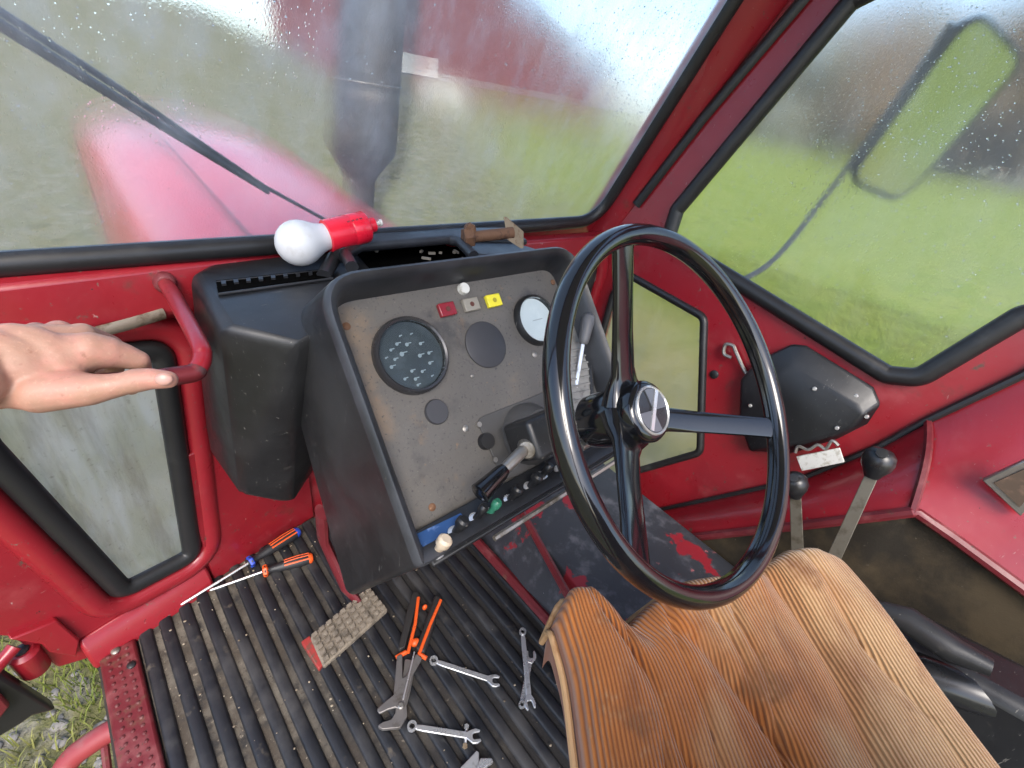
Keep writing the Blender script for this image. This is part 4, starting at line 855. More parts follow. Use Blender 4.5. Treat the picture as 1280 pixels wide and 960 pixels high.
stt = MB(); stt.tube([LW.at((120, 416), .035), LW.at((165, 404), .035), LW.at((205, 392), .03)], .009, 8, flat=(LW.n, .5, 1)); tag(stt.build('wiper_link', mk('link_grey', (.30, .25, .20), .5, .4, layers=[((.12, .08, .05), 40, .5, .7)]), origin=LW.at((165, 404))), 'flat grey-brown linkage bar behind the gripping hand', 'linkage')

# ------------------------------------------------------------------ hand on the handle
def remesh(m, name, mat, vox, smooth_it, origin):
    o = m.build(name, mat, origin=origin, smooth=0)
    r_ = o.modifiers.new('r', 'REMESH'); r_.mode = 'VOXEL'; r_.voxel_size = vox
    s_ = o.modifiers.new('s', 'SMOOTH'); s_.iterations = smooth_it; s_.factor = .5
    dg = bpy.context.evaluated_depsgraph_get(); me = bpy.data.meshes.new_from_object(o.evaluated_get(dg)); o.modifiers.clear(); o.data = me
    me.materials.clear(); me.materials.append(mat); me.shade_smooth(); return o
HS = .845                                      # hand size and distance against a first guess
h = MB(); D = lambda x, y, d: pd(x, y, d * HS)
def chain(pts):
    for (a, ra), (b, rb) in zip(pts[:-1], pts[1:]): h.capsule(a, b, ra * HS * 1.07, rb * HS * 1.07)
# forearm and wrist (the arm comes from outside the picture)
chain([(D(-420, 560, .40), .043), (D(-230, 505, .42), .037), (D(-110, 475, .44), .030), (D(-50, 462, .455), .029)])
chain([(D(-110, 490, .44), .026), (D(-40, 480, .455), .027)])
def lump(c, a_, b_, c_, ax=None): h.ball(c, a_ * HS, b_ * HS, c_ * HS, ax)
AXH = (to_world(V((1, -.04, .36))).normalized(), to_world(V((.04, 1, .12))).normalized(), to_world(V((-.36, -.12, 1))).normalized())
# back of the hand, thenar side and wrist join
lump(D(22, 456, .498), .058, .046, .025, AXH)
chain([(D(30, 450, .500), .029), (D(76, 446, .518), .0255), (D(110, 440, .531), .0215)])
chain([(D(20, 432, .505), .022), (D(60, 428, .530), .020), (D(98, 424, .548), .0165)])
lump(D(-20, 462, .478), .055, .044, .024, AXH)
lump(D(58, 487, .498), .062, .0225, .022, AXH)
lump(D(66, 468, .508), .030, .020, .019, AXH)
# knuckles: index, middle, ring, little
kn_ = [D(112, 438, .530), D(102, 420, .552), D(74, 416, .566), D(46, 417, .576)]
for i, kq in enumerate(kn_):
    chain([(D(-20, 446 - 5 * i, .476 + .004 * i), .014), (D(40, 442 - 6 * i, .508 + .010 * i), .0145), (kq, .0155 - .0006 * i)])
# index: proximal phalanx to the right, then curled under the bar
chain([(kn_[0], .0205), (D(134, 440.5, .541), .0182), (D(154, 445, .552), .0148), (D(173, 450.5, .562), .0116)])
chain([(D(173, 450.5, .563), .0112), (D(179, 467, .592), .0105), (D(164, 484, .606), .0100)])
# middle, ring and little finger over the top of the bar and round behind it
for kq, (x, y), r_ in ((kn_[1], (138, 432), .0130), (kn_[2], (104, 430), .0128), (kn_[3], (70, 430), .0118)):
    chain([(kq, r_ + .002), (D(x, y, .598), r_), (D(x + 4, y + 28, .622), r_ - .0015), (D(x - 14, y + 46, .612), r_ - .002)])
# thumb along the near side of the bar
chain([(D(50, 491, .494), .021), (D(112, 487, .505), .0168), (D(138, 483, .511), .0136), (D(156, 479.5, .516), .0122), (D(169, 476, .519), .0132), (D(188, 473.5, .524), .0118), (D(210, 474.5, .530), .0098)])
lump(D(124, 484.5, .508), .0165, .0145, .0145); lump(D(168, 476, .5185), .0130, .0128, .0128)
HO = D(60, 465, .52)
hand = remesh(h, 'person', SKIN, .0018, 9, HO)
tag(hand, 'bare left hand gripping the red grab handle with the thumb along the bar', 'hand')
ORG[hand.name] = HO + V((0, 0, Z0))
nm = MB(); nc = D(204, 474, .5175); ax0 = (D(215, 473, .533) - D(185, 476, .524)).normalized(); axn = -ray(205, 474); axn = (axn - ax0 * axn.dot(ax0)).normalized(); ax1 = axn.cross(ax0)
nm.ball(nc + axn * -.0012, .0088 * HS, .0072 * HS, .0022, (ax0, ax1, axn), 14); nm.build('thumb_nail', NAIL, hand)

# ------------------------------------------------------------------ lamp and bolt on the dash
lamp = thing('bulb_lamp', 'white bulb-shaped lamp with red cylindrical base lying on the dash', 'lamp', HZ((400, 325), dt))
gc, e1_ = pd(374, 304, .725), pd(474, 279, .80)
ad = (e1_ - gc).normalized()
m = MB(); R_ = .0355
m.lathe(gc, ad, [(R_ * math.sin(R(t)), -R_ * math.cos(R(t))) for t in (4, 15, 30, 45, 60, 75, 90, 103, 115)] + [(.0285, .022), (.0240, .031), (.0215, .039), (.0208, .048)], 32); m.build('globe', WHITEP, lamp)
m = MB(); L_ = (e1_ - gc).length
m.lathe(gc, ad, [(.021, .044), (.0258, .045), (.0262, .050), (.0262, L_ * .60), (.0256, L_ * .61), (.0262, L_ * .62), (.0262, L_ * .80), (.024, L_ * .82), (.013, L_ * .83), (.012, L_ * .93), (.009, L_ * .94)], 28); m.build('base', LAMPR, lamp)
m = MB(); m.lathe(gc, ad, [(.0035, L_ * .94), (.0035, L_ * 1.0), (.006, L_ * 1.0), (.006, L_ * 1.03)], 10); m.build('pull_tab', PALEST, lamp)
m = MB(); up_ = V((0, 0, 1)); sd_ = ad.cross(up_).normalized(); nn_ = (-ray(430, 285) - ad * (-ray(430, 285)).dot(ad)).normalized()
for i, wx in enumerate((.0, .008, .015, .022)): m.box(gc + ad * (L_ * .55 + wx) + (nn_ * .75 + up_ * .66).normalized() * .0258, ad * .0022, sd_ * 0 + nn_.cross(ad) * .0016, nn_ * .0010)
m.build('lettering', mk('lamp_print', (.25, .01, .02), .5), lamp, smooth=0)
blt = thing('rusty_bolt', 'rusty bolt with a square washer plate lying on the dash top', 'bolt', pd(615, 300, .90))
b0_, b1_ = pd(584, 297, .885), pd(640, 291, .915); bd = (b1_ - b0_).normalized()
m = MB(); m.tube([b0_, b0_.lerp(b1_, 1.02)], .011, 14); m.build('shank', RUST, blt)
m = MB(); m.lathe(b0_, bd, [(.017, -.008), (.019, -.006), (.019, .010), (.017, .012)], 6); m.build('nut', RUST, blt)
m = MB(); m.lathe(b0_ + bd * .004 + V((0, 0, .016)), bd.cross(V((0, 0, 1))), [(.011, -.006), (.012, 0), (.011, .006)], 8); m.build('cotter', RUST, blt)
pc = b1_; pu = (pd(652, 282, .91) - pd(632, 276, .905)); m = MB()
wq = [pd(629, 271, .905), pd(651, 290, .925), pd(651, 311, .925), pd(634, 300, .91)]; m.prism(wq, bd * .007); m.build('washer_plate', BRASSY, blt, bevel=.001)

# ------------------------------------------------------------------ tools on the mat
TZ = FL + .014
TF = Frame((0, 0, TZ), (1, 0, 0), (0, 1, 0))
def floor_prism(m, qs, z0, z1, mi=0): return m.prism([HZ(q, z0) for q in qs], (0, 0, z1 - z0), mi)
def bar(m, a, b, w0, w1, z0, z1):
    A_, B_ = HZ(a, z0), HZ(b, z0); d = (B_ - A_).normalized(); s_ = V((-d.y, d.x, 0))
    return m.prism([A_ + s_ * w0, B_ + s_ * w1, B_ - s_ * w1, A_ - s_ * w0], (0, 0, z1 - z0))
def screwdriver(label, tip, mid, end, colr, z):
    t_ = thing('screwdriver', label, 'screwdriver', HZ(mid, TZ), 'screwdrivers on the mat')
    a, b, c = HZ(tip, z), HZ(mid, z + .006), HZ(end, z + .006); d = (c - b).normalized()
    m = MB(); m.tube([a, a.lerp(b, .04), b], [.0012, .0028, .0028], 10); m.build('shaft', STEEL, t_)
    m = MB(); L_ = (c - b).length; m.lathe(b, d, [(.007, -.004), (.0115, .0), (.0125, .004), (.008, .010), (.0075, L_ * .18), (.0105, L_ * .32), (.0125, L_ * .5), (.0135, L_ * .72), (.0125, L_ * .92), (.010, L_ * .98)], 16); g_ = m.build('handle', mk('driver_black', (.018, .018, .02), .45), t_)
    m = MB(); m.lathe(b, d, [(.0118, -.002), (.0135, .0), (.0135, .006), (.0095, .009)], 6); m.build('collar', colr, t_)
    m = MB()
    for k in (-1, 0, 1):
        off = (d.cross(V((0, 0, 1))) * k * .0075 + V((0, 0, .0115 - abs(k) * .002)))
        m.tube([b + d * L_ * .42 + off * .92, b + d * L_ * .7 + off * 1.05, b + d * L_ * .94 + off * .95], .0021, 6)
    m.build('grip_inlay', ORANGE, g_)
    m = MB(); m.lathe(b, d, [(.0125, L_ * .93), (.012, L_ * .98), (.008, L_ * 1.02)], 16); m.build('end_cap', colr, t_)
screwdriver('screwdriver with blue collar and blue cap, its tip on the mat', (226, 756), (312, 703), (373, 664), BLUEP, TZ + .008)
screwdriver('screwdriver with orange collar lying under the blue-collared one', (262, 738), (330, 714), (390, 697), ORANGE, TZ)
# water pump pliers
pl_ = thing('pliers', 'grey water-pump pliers with black and orange grips on the mat', 'pliers', HZ((505, 840), TZ))
m = MB(); floor_prism(m, rounded([(520, 829), (512, 870), (508, 884), (509, 897), (500, 912), (478, 914), (471, 910), (479, 905), (489, 902), (494, 894), (496, 880), (503, 850), (506, 826)], 3, 3), TZ + .003, TZ + .012); m.build('lower_jaw', TOOLG, pl_, bevel=.0015)
m = MB(); floor_prism(m, rounded([(503, 818), (496, 822), (494, 848), (492, 870), (482, 878), (471, 888), (474, 894), (484, 889), (494, 886), (503, 889), (509, 872), (516, 845), (528, 824), (520, 818), (508, 846), (503, 850)], 2, 2), TZ + .012, TZ + .018); m.build('upper_jaw', TOOLG, pl_, bevel=.0015)
m = MB(); c = HZ((501, 883), TZ + .017); m.lathe(c, (0, 0, 1), [(.006, 0), (.006, .004), (.004, .006)], 12); m.build('pivot', DULLS, pl_)
for qs, oq in [([(497, 819), (506, 814), (514, 785), (524, 746), (516, 745), (508, 770)], [(523, 747), (519, 780), (510, 816)]), ([(519, 816), (530, 822), (541, 790), (551, 751), (543, 748), (532, 780)], [(551, 750), (538, 780), (524, 817)])]:
    m = MB(); floor_prism(m, rounded(qs, 4, 4), TZ + .001, TZ + .019); g_ = m.build('grip', mk('grip_black', (.02, .018, .017), .6), pl_, bevel=.005, seg=3)
    m = MB(); m.tube([HZ(q, TZ + .019) for q in oq], .0035, 8); m.build('grip_edge', ORANGE, g_)
for q, r_ in (((519, 803), .010), ((531, 759), .006)):
    m = MB(); m.ball(HZ(q, TZ + .012), r_, r_ * .8, .008, seg=12); m.build('spacer', ORANGE, pl_)
for a, b in (((495, 822), (508, 815)), ((523, 817), (533, 823))):
    m = MB(); m.tube([HZ(a, TZ + .012), HZ(b, TZ + .012)], .0045, 8); m.build('guard', ORANGE, pl_)
m = MB(); m.tube([HZ((518, 815), TZ + .021), HZ((504, 874), TZ + .020)], .0016, 6); m.build('slide_edge', STEEL, pl_)
# spanners
def spanner(label, ring_, jaw, z, r_=.0085):
    t_ = thing('spanner', label, 'spanner', HZ(((ring_[0] + jaw[0]) / 2, (ring_[1] + jaw[1]) / 2), TZ), 'combination spanners on the mat')
    a, b = HZ(ring_, z), HZ(jaw, z); d = (b - a).normalized(); s_ = V((-d.y, d.x, 0))
    m = MB(); m.prism([a + d * r_ * .9 + s_ * .0040, a + d * r_ * 2.2 + s_ * .0050, b - d * .018 + s_ * .0052, b - d * .018 - s_ * .0052, a + d * r_ * 2.2 - s_ * .0050, a + d * r_ * .9 - s_ * .0040], (0, 0, .0045)); m.build('shank', STEEL, t_, bevel=.0012)
    m = MB(); m.lathe(a + V((0, 0, .0005)), (0, 0, 1), [(r_ * .62, 0), (r_, .0), (r_ * 1.04, .003), (r_, .007), (r_ * .62, .007)], 20, closed=True); m.build('ring_end', STEEL, t_)
    R2 = .0115; arc = []
    ang0 = R(15)
    jd = d * math.cos(ang0) + s_ * math.sin(ang0); js = V((-jd.y, jd.x, 0)); c = b - d * .006
    pts = [c - d * .014 + s_ * .005, c + js * R2 * .95 - jd * .004, c + js * R2 * 1.0 + jd * .004, c + js * R2 * .72 + jd * .0115, c + js * R2 * .45 + jd * .010, c + js * R2 * .45 - jd * .0005, c + js * R2 * .25 - jd * .0035, c - js * R2 * .25 - jd * .0035, c - js * R2 * .45 - jd * .0005, c - js * R2 * .45 + jd * .010, c - js * R2 * .72 + jd * .0115, c - js * R2 * 1.0 + jd * .004, c - js * R2 * .95 - jd * .004, c - d * .014 - s_ * .005]
    m = MB(); m.prism(pts, (0, 0, .005)); m.build('open_end', STEEL, t_, bevel=.0008)
spanner('chrome spanner lying alone beside the pliers grips', (542, 827), (621, 853), TZ)
spanner('chrome spanner crossed on top of another one', (653, 791), (662, 884), TZ + .007, .0075)
spanner('chrome spanner crossed underneath, its open end up towards the tunnel', (652, 882), (664, 818), TZ, .0065)
spanner('stained chrome spanner by the pliers jaws, lying across a small bolt', (515, 909), (597, 922), TZ + .003)
sbt = thing('small_bolt', 'small bright bolt under the stained spanner', 'bolt', HZ((582, 924), TZ))
m = MB(); m.tube([HZ((583, 910), TZ + .002), HZ((581, 932), TZ + .002)], .0026, 8); m.build('shank', STEEL, sbt)
for q in ((583, 909), (581, 933)):
    m = MB(); m.lathe(HZ(q, TZ + .001), (0, 0, 1), [(.0048, 0), (.0052, .003), (.004, .006)], 6); m.build('hex_end', BRASSY if q[1] > 920 else STEEL, sbt)
cp = thing('cutting_pliers', 'bright steel plier jaws poking in over the mat past the seat', 'pliers', HZ((595, 985), TZ))
m = MB(); floor_prism(m, [(575, 962), (583, 954), (595, 941), (598, 943), (598, 960), (594, 985), (570, 1040), (556, 1040), (574, 985)], TZ + .001, TZ + .012); m.build('jaw', STEEL, cp, bevel=.0015)
m = MB(); floor_prism(m, [(594, 962), (600, 950), (614, 950), (616, 955), (606, 962), (604, 985), (620, 1040), (606, 1040), (590, 985)], TZ + .004, TZ + .014); m.build('jaw', STEEL, cp, bevel=.0015)

# ------------------------------------------------------------------ doorway at the lower left: hinge, latch tube, step rail
m = MB(); m.prism([LW.at(q, .012) for q in [(12, 800), (72, 776), (100, 800), (96, 822), (62, 816), (52, 806)]], LW.n * -.02); hg = m.build('door_hinge', RED, cab, bevel=.003)
kp_ = LW.at((34, 822), .0); m = MB(); m.tube([kp_ + V((0, 0, .022)), kp_ + V((0, 0, .015)), kp_ + V((0, 0, -.035)), kp_ + V((0, 0, -.04))], [.014, .020, .020, .016], 16); m.build('knuckle', RED, hg)
m = MB(); m.lathe(kp_ + V((0, 0, .012)), (0, 0, 1), [(.010, 0), (.010, .014), (.005, .016)], 10); m.build('pin', RUBB, hg)
m = MB(); m.tube([LW.at((18, 808), .01), LW.at((-6, 836), .02), LW.at((-40, 850), .03)], .010, 10); m.build('arm', RED, hg)
dr = thing('door_edge', 'dark lower edge of the opened door with red paint', 'door', LW.at((20, 900), .02))
m = MB(); m.prism([LW.at(q, .03) for q in [(-60, 828), (0, 842), (72, 888), (40, 896), (28, 905), (0, 922), (-60, 950)]], LW.n * -.03); m.build('edge_seal', RUBB, dr, bevel=.006)
m = MB(); m.prism([LW.at(q, .045) for q in [(-60, 862), (0, 868), (14, 882), (0, 900), (-60, 925)]], LW.n * -.012); m.build('panel', REDW, dr, bevel=.004)
stp = thing('step_rail', 'red tube step rail outside the doorway above the grass', 'step', V((-.22, .45, -1.2)))
P_ = [pd(60, 1010, .84), pd(84, 955, .86), pd(112, 930, .87), pd(150, 908, .885), pd(200, 895, .90)]
m = MB(); m.tube(smooth_path(P_), .020, 14); m.build('rail', mk('step_red', (.24, .03, .035), .5, layers=[((.24, .08, .075), 14, .5, .7), ((.12, .06, .04), 40, .58, .75)]), stp)
m = MB(); m.tube([pd(130, 924, .88), pd(136, 975, .86)], .007, 8); m.build('stay', REDW, stp)

# ------------------------------------------------------------------ outside, on the tractor: bonnet, exhaust, wiper, mirror
hood = thing('engine_bonnet', 'faded red engine bonnet seen through the misted windscreen', 'bonnet', (MIDX, 2, -.9))
m = MB(); rows = []; NY = 14
for j in range(NY + 1):
    y = .90 + 2.2 * j / NY; t = j / NY
    zt_ = -.35 + .10 * min(1, (y - .9) / 1.2); nose = max(0, (t - .86) / .14)
    wv_ = .33 - .012 * t - .05 * nose ** 2; zt_ -= .07 * nose ** 2
    sec = [(-wv_, -.86 + .25 * nose), (-wv_, zt_ - .12), (-wv_ + .02, zt_ - .075), (-wv_ + .10, zt_ - .02), (-wv_ + .17, zt_), (0, zt_ + .012), (wv_ - .17, zt_), (wv_ - .10, zt_ - .02), (wv_ - .02, zt_ - .075), (wv_, zt_ - .12), (wv_, -.86 + .25 * nose)]
    rows.append([V((MIDX - .022 + a, y, b)) for a, b in sec])
k = len(rows[0]); m.add([p for r_ in rows for p in r_], [[j * k + i, j * k + i + 1, (j + 1) * k + i + 1, (j + 1) * k + i] for j in range(NY) for i in range(k - 1)] + [list(range(NY * k, NY * k + k)), list(range(k))[::-1]])
HOODM = mk('bonnet_red', (.42, .035, .045), .3, coat=.4, layers=[((.50, .10, .11), 3, .45, .7, None, .45)])
m.build('shell', HOODM, hood, smooth=35)
m = MB(); m.tube([r_[4] + V((0, 0, .001)) for r_ in rows], .004, 6); m.build('crease', RUBB, hood)
m = MB(); m.tube([p + V((0, .002, 0)) for p in rows[11]], .003, 6); m.build('front_joint', RUBB, hood)
m = MB(); m.box(V((MIDX, 2.0, -1.12)), (.20, 0, 0), (0, 1.0, 0), (0, 0, .27)); m.build('engine_block', EXH, hood, bevel=.03)
ex = thing('exhaust_stack', 'black vertical exhaust silencer beside the bonnet, behind misted glass', 'exhaust', (.78, 1.5, -.6))
b_x = HY((447, 262), 1.42); t_x = HY((457, 40), 1.50)
ax_ = (t_x - b_x).normalized(); L_ = (t_x - b_x).length
m = MB(); m.lathe(b_x - ax_ * .35, ax_, [(.048, 0), (.048, .35 + L_ * .18), (.055, .35 + L_ * .22), (.102, .35 + L_ * .36), (.105, .35 + L_ * .40), (.105, .35 + L_ * 1.35), (.10, .35 + L_ * 1.4), (.05, .35 + L_ * 1.5), (.05, .35 + L_ * 1.9)], 28); m.build('silencer', EXH, ex)
m = MB(); m.tube([b_x + ax_ * L_ * .74 + V((math.cos(a_) * .107, math.sin(a_) * .107, 0)) for a_ in [k * .262 for k in range(24)]], .004, 6, closed=True); m.build('clamp_band', DULLS, ex)
wp = thing('windscreen_wiper', 'black wiper resting aslant across the wet windscreen', 'wiper', WS.at((405, 275), -.03))
m = MB(); a, b = WS.at((-120, -45), -.025), WS.at((335, 240), -.025); m.tube([a, a.lerp(b, .35), a.lerp(b, .75), b], [.0065, .006, .0048, .0030], 8, flat=(WS.n, 1.2, 1)); m.build('blade', RUBB, wp)
m = MB(); m.tube([WS.at((-60, -26), -.038), WS.at((150, 110), -.042), WS.at((290, 205), -.036), WS.at((330, 232), -.03), WS.at((410, 276), -.03)], [.0045, .004, .0036, .0030, .0030], 8); m.build('arm', mk('wiper_grey', (.05, .05, .055), .4, .5), wp)
mr = thing('side_mirror', 'rounded rectangular side mirror on a thin arm outside the wet window', 'mirror', HX((1100, 235), 1.45))
mn_ = V((-.45, -.87, -.2)).normalized(); mc_ = HX((1150, 130), 1.45)
mq = [hit(q, mn_, mc_) for q in [(1050, 219), (1116, 247), (1270, 66), (1206, 2)]]
_v = mq[3] - mq[0]; _u = (mq[1] - mq[0]); _v = _v - _u * (_v.dot(_u) / _u.dot(_u))
MF = Frame(mq[0], _u, _v)
ml = rounded([(lambda d: (d.dot(MF.u), d.dot(MF.v)))(p - MF.o) for p in mq], .055, 8)
m = MB(); nn = mn_
m.prism([MF.p(a, b) for a, b in ml], nn * .02); m.build('shell', PLAS, mr, bevel=.005)
m = MB(); m.tube([MF.p(a, b) + nn * .02 for a, b in ml], .0065, 8, closed=True); m.build('rim', RUBB, mr)
m = MB(); m.prism([MF.p(a, b) + nn * .021 for a, b in inset2(ml, .007)], nn * .003); m.build('mirror_glass', mk('mirror_silver', (.70, .73, .70), .06, 1, rvar=.02), mr)
m = MB(); m.tube(smooth_path([RS.at((924, 352), -.03), HX((958, 332), 1.24), HX((988, 300), 1.30), HX((1022, 255), 1.36), mq[0].lerp(mq[3], .06), mq[0].lerp(mq[3], .5), mq[0].lerp(mq[3], .92)]), .0065, 8); m.build('arm', mk('arm_grey', (.10, .10, .105), .5, .3), mr)

# raindrops standing on the outer glass of the two right-hand panes and the windscreen
random.seed(21)
def drops(fr, box, n, name, parent, rmax, inside):
    m = MB(); c = 0
    while c < n:
        a, b = random.uniform(box[0], box[1]), random.uniform(box[2], box[3])
        if not inside(a, b): continue
        r_ = random.uniform(.3, 1) ** 2 * rmax; vs = []
        for k, (rr_, hh) in enumerate(((1, 0), (.75, .45), (.0, .62))):
            if k < 2: vs += [fr.p(a + r_ * rr_ * math.cos(q * 1.0472), b + r_ * rr_ * 1.2 * math.sin(q * 1.0472), -.0095 - r_ * hh) for q in range(6)]
            else: vs.append(fr.p(a, b, -.0095 - r_ * hh))
        m.add(vs, [[q, (q + 1) % 6, 6 + (q + 1) % 6, 6 + q] for q in range(6)] + [[6 + q, 6 + (q + 1) % 6, 12] for q in range(6)] + [[5, 4, 3, 2, 1, 0]]); c += 1
    o = m.build(name, DROP, parent, smooth=180); o['kind'] = 'stuff'
def in_poly(lp):
    def f_(x, y):
        c = False
        for i in range(len(lp)):
            (x1, y1), (x2, y2) = lp[i - 1], lp[i]
            if (y1 > y) != (y2 > y) and x < (x2 - x1) * (y - y1) / (y2 - y1) + x1: c = not c
        return c
    return f_
ib = in_poly(hb)
drops(RS, (-.6, .3, -.15, .6), 3600, 'raindrops', sw, .0018, lambda a, b: ib(a, b) and random.random() < (.12 + .95 * max(0, min(1, (b + .02) / .3)) * (1 if a < -.15 or b > .2 else .5)))
drops(WS, (-.15, 1.08, .03, .5), 3200, 'raindrops', ws, .0015, lambda a, b: random.random() < .10 + .9 * max(0, min(1, (a - .55) / .4)) * max(.15, min(1, (b - .02) / .2)))
iq = in_poly(inset2(hl, .008)); iq2 = in_poly(inset2(hl, .022))
drops(RS, (-.75, -.2, -.8, -.05), 420, 'raindrops', qw, .0035, lambda a, b: iq(a, b) and not iq2(a, b))

# ================================================================== outside: grass, barn, trees
def blades(name, n, area, hgt, wd, mat, label):
    random.seed(9); m = MB()
    for i in range(n):
        x, y = random.uniform(area[0], area[1]), random.uniform(area[2], area[3])
        if math.sin(x * 9 + 1.3) * math.sin(y * 7 + .4) + random.uniform(-.9, .9) < -.25: continue
        hh = hgt * random.uniform(.4, 1.2); an = random.uniform(0, 6.28); ln = random.uniform(.2, .9) * hh
        d = V((math.cos(an), math.sin(an), 0)); s_ = V((-d.y, d.x, 0)) * wd * random.uniform(.6, 1.2); b_ = V((x, y, ground_z(x, y) - .005))
        m.add([b_ - s_, b_ + s_, b_ + d * ln * .4 + V((0, 0, hh * .65)) + s_ * .7, b_ + d * ln * .4 + V((0, 0, hh * .65)) - s_ * .7, b_ + d * ln + V((0, 0, hh))], [[0, 1, 2, 3], [3, 2, 4]])
    o = m.build(name, mat, smooth=0, recalc=False); return tag(o, label, 'grass', kind='stuff')
GB = mk('grass_blades', (.14, .165, .032), .7, layers=[((.22, .21, .07), 3, .4, .62), ((.07, .10, .02), 9, .5, .7), ((.25, .22, .12), 40, .6, .75)], spec=.2)
blades('grass', 16000, (-1.5, .1, .5, 2.9), .07, .0028, GB, 'short yellow-green grass tufts beside the cab doorway')
blades('yard_grass', 9000, (2.0, 8.5, 4.0, 10.5), .09, .007, GB, 'patchy dull grass of the yard ahead of the windscreen')
blades('meadow_grass', 24000, (5.0, 9.5, -2.5, 4.0), .10, .006, mk('meadow_blades', (.135, .19, .02), .7, layers=[((.20, .225, .04), 1.5, .4, .62), ((.08, .11, .02), 5, .5, .7)], spec=.2), 'bright green meadow grass beside the cab')
random.seed(14); m = MB()
for i in range(1500):
    x, y = random.uniform(-1.5, .1), random.uniform(.5, 2.9)
    if math.sin(x * 9 + 1.3) * math.sin(y * 7 + .4) > .15 and random.random() < .8: continue
    r_ = random.uniform(.006, .022); m.ball(V((x, y, ground_z(x, y) + r_ * .2)), r_ * random.uniform(.8, 1.4), r_, r_ * .6, seg=6)
tag(m.build('gravel', mk('gravel_grey', (.22, .205, .185), .9, layers=[((.12, .11, .10), 12, .45, .6), ((.34, .32, .29), 30, .55, .7)]), smooth=60), 'grey gravel scattered in the grass by the doorway', 'gravel', kind='stuff')

def far(q, d):                                # ground point at distance d in the direction of a pixel
    r_ = ray(*q); h_ = math.hypot(r_.x, r_.y); x, y = r_.x / h_ * d, r_.y / h_ * d; return V((x, y, ground_z(x, y)))
barn = thing('red_barn', 'red wooden barn with pale footing beyond the yard', 'barn', far((520, 90), 33))
pA, pB = far((318, 60), 30), far((735, 128), 36)
du_ = (pB - pA); Lb = V((du_.x, du_.y, 0)).length; bu = V((du_.x, du_.y, 0)).normalized(); bn = V((-bu.y, bu.x, 0)); bn = bn if bn.dot(pA) > 0 else -bn
zb = -.05
BF = Frame(V((pA.x, pA.y, zb)), bu, (0, 0, 1))
BRED = mk('barn_red', (.15, .024, .022), .85, layers=[((.095, .02, .02), 2, .4, .7), ((.22, .07, .06), .8, .55, .75)])
prof_b = [(0, .3), (Lb, .3), (Lb, 2.4), (Lb * .42, 6.6), (0, 4.6)]
NB = 44
wall = MB(); wall.prism([BF.p(a, b) for a, b in prof_b], bn * 10); wall = wall.build('wall', BRED, barn, smooth=0)
def top_at(u): return 2.4 + (Lb - u) / (Lb * .58) * 4.2 if u > Lb * .42 else 4.6 + u / (Lb * .42) * 2.0
for i in range(NB):
    u0, u1 = Lb * i / NB + .02, Lb * (i + 1) / NB - .02; mm = MB()
    mm.prism([BF.p(u0, .3), BF.p(u1, .3), BF.p(u1, top_at(u1) - .05), BF.p(u0, top_at(u0) - .05)], -bn * .04); mm.build('plank', BRED, wall, smooth=0)
m = MB(); m.prism([BF.p(-.1, -1.2), BF.p(Lb + .1, -1.2), BF.p(Lb + .1, .34), BF.p(-.1, .34)], -bn * .08); m.build('footing', mk('footing_pale', (.20, .19, .17), .9), barn)
m = MB(); dA = BF.uv((500, 82))[0]; dB = BF.uv((546, 92))[0]; m.prism([BF.p(dA, .1, 0) - bn * .1, BF.p(dB, .1, 0) - bn * .1, BF.p(dB, 1.0, 0) - bn * .1, BF.p(dA, 1.0, 0) - bn * .1], -bn * .06); m.build('white_hatch', mk('white_board', (.72, .72, .68), .7), barn)
m = MB(); ridge = BF.p(Lb * .42, 6.7); eL, eR = BF.p(-.5, 4.3), BF.p(Lb + .5, 2.1)
for e_ in (eL, eR): m.prism([e_ - bn * .5, ridge - bn * .5, ridge - bn * .5 + V((0, 0, .14)), e_ - bn * .5 + V((0, 0, .14))], bn * 11)
m.build('roof', mk('roof_grey', (.13, .12, .12), .8), barn, smooth=0)
m = MB(); m.prism([BF.p(-.1, .3) - bn * .06, BF.p(.15, .3) - bn * .06, BF.p(.15, 4.5) - bn * .06, BF.p(-.1, 4.5) - bn * .06], -bn * .04); m.build('corner_board', mk('white_board', (.72, .72, .68), .7), barn, smooth=0)

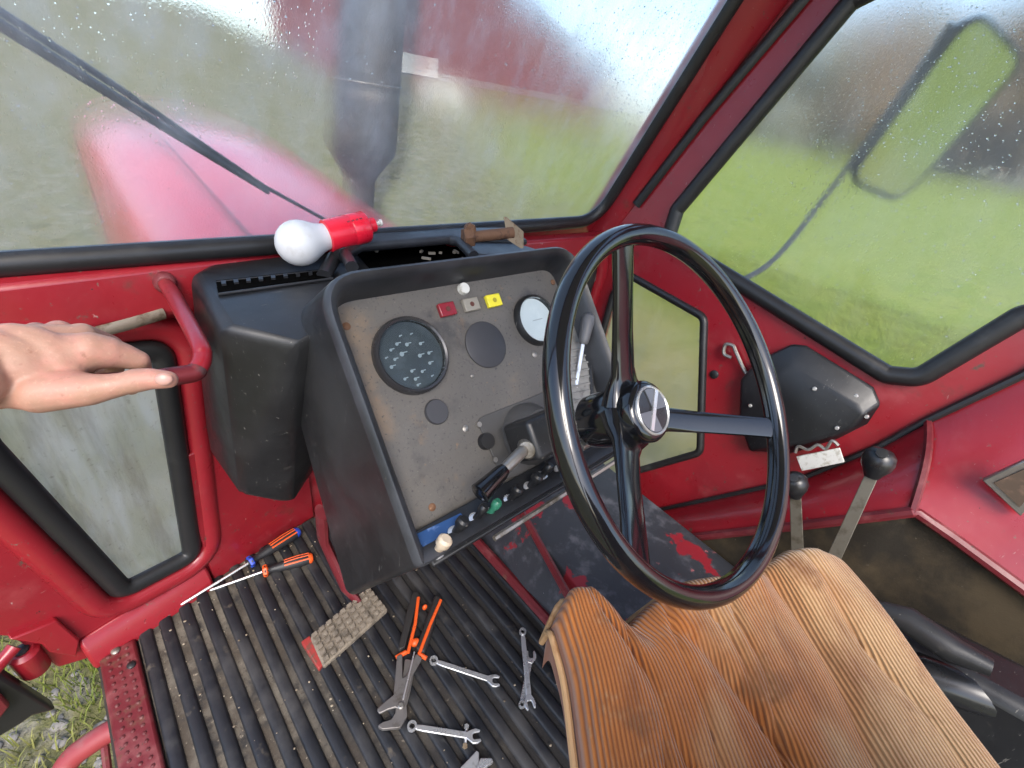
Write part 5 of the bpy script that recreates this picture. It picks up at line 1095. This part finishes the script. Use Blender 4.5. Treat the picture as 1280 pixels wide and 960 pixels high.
TRUNK = mk('bark', (.09, .07, .055), .9); 
TW = [mk('twigs_brown', (.30, .235, .175), .9, layers=[((.34, .26, .18), 1, .4, .6)]), mk('twigs_russet', (.36, .24, .14), .9, layers=[((.28, .2, .14), 1, .4, .6)]), mk('twigs_olive', (.26, .24, .13), .9, layers=[((.3, .24, .15), 1, .4, .6)])]
def tree(p, hgt, spread, mt, label, seed):
    random.seed(seed); t_ = thing('tree', label, 'tree', p, 'trees along the far edge of the meadow')
    m = MB(); m.tube([p - V((0, 0, .3)), p + V((.1, 0, hgt * .3)), p + V((0, .1, hgt * .62)), p + V((.1, .1, hgt * .92))], [hgt * .022, hgt * .022, hgt * .012, hgt * .003], 7); limbs = []
    for k in range(16):
        z = hgt * random.uniform(.02, .8); an = random.uniform(0, 6.28); L_ = spread * (1.05 - .6 * abs(z / hgt - .45)) * random.uniform(.6, 1.05)
        a = p + V((0, 0, z)); b = a + V((math.cos(an) * L_, math.sin(an) * L_, L_ * random.uniform(.3, .8))); m.tube([a, a.lerp(b, .5) + V((0, 0, .1)), b], [hgt * .010, hgt * .006, hgt * .002], 5); limbs.append((a, b))
    m.build('trunk', TRUNK, t_)
    m = MB()
    for k in range(3800):
        a, b = random.choice(limbs); c = a.lerp(b, random.uniform(.3, 1.08)) + V((random.gauss(0, 1), random.gauss(0, 1), random.gauss(0, .8))) * spread * .17
        d1 = V((random.gauss(0, 1), random.gauss(0, 1), random.gauss(0, 1))).normalized() * hgt * .034; d2 = d1.cross(V((random.gauss(0, 1), random.gauss(0, 1), 1))).normalized() * hgt * .016
        m.add([c - d1, c + d2, c + d1, c - d2], [[0, 1, 2, 3]])
    m.build('crown', mt, t_, smooth=0, recalc=False)
specs = [(842, 62, 7, 1, 'slender russet tree standing nearest the barn end'), (905, 66, 9, 0, 'medium brown bare tree between the barn and the tall ones'), (960, 60, 8, 2, 'olive bushy tree left of the mirror arm'), (1010, 64, 10.5, 0, 'tall brown bare tree behind the mirror arm'), (1060, 60, 9, 1, 'russet bare tree behind the mirror'), (1115, 66, 12, 2, 'tall olive tree behind the mirror glass'), (1165, 62, 10, 0, 'broad brown tree right behind the mirror'), (1215, 60, 13, 1, 'tallest russet tree at the meadow edge'), (1262, 64, 12, 0, 'tall dark brown tree beyond the mirror'), (1310, 60, 12, 1, 'russet tree at the end of the tree line'), (1370, 62, 13, 2, 'olive tree at the end of the tree line')]
specs += [(985, 74, 12, 1, 'far russet tree peeping between two nearer trees'), (1088, 76, 13, 0, 'far brown tree peeping over the mirror'), (1190, 75, 14, 2, 'far olive tree behind the broad brown one'), (1240, 78, 15, 0, 'far high brown tree behind the tallest russet one'), (875, 76, 9, 2, 'far low olive tree behind the slender russet one')]
for i, (x, d, hg_, mi, lab) in enumerate(specs):
    hg_ *= 1.25; tree(far((x, .175 * (x + 20)), d), hg_, hg_ * .36, TW[mi], lab, 40 + i)
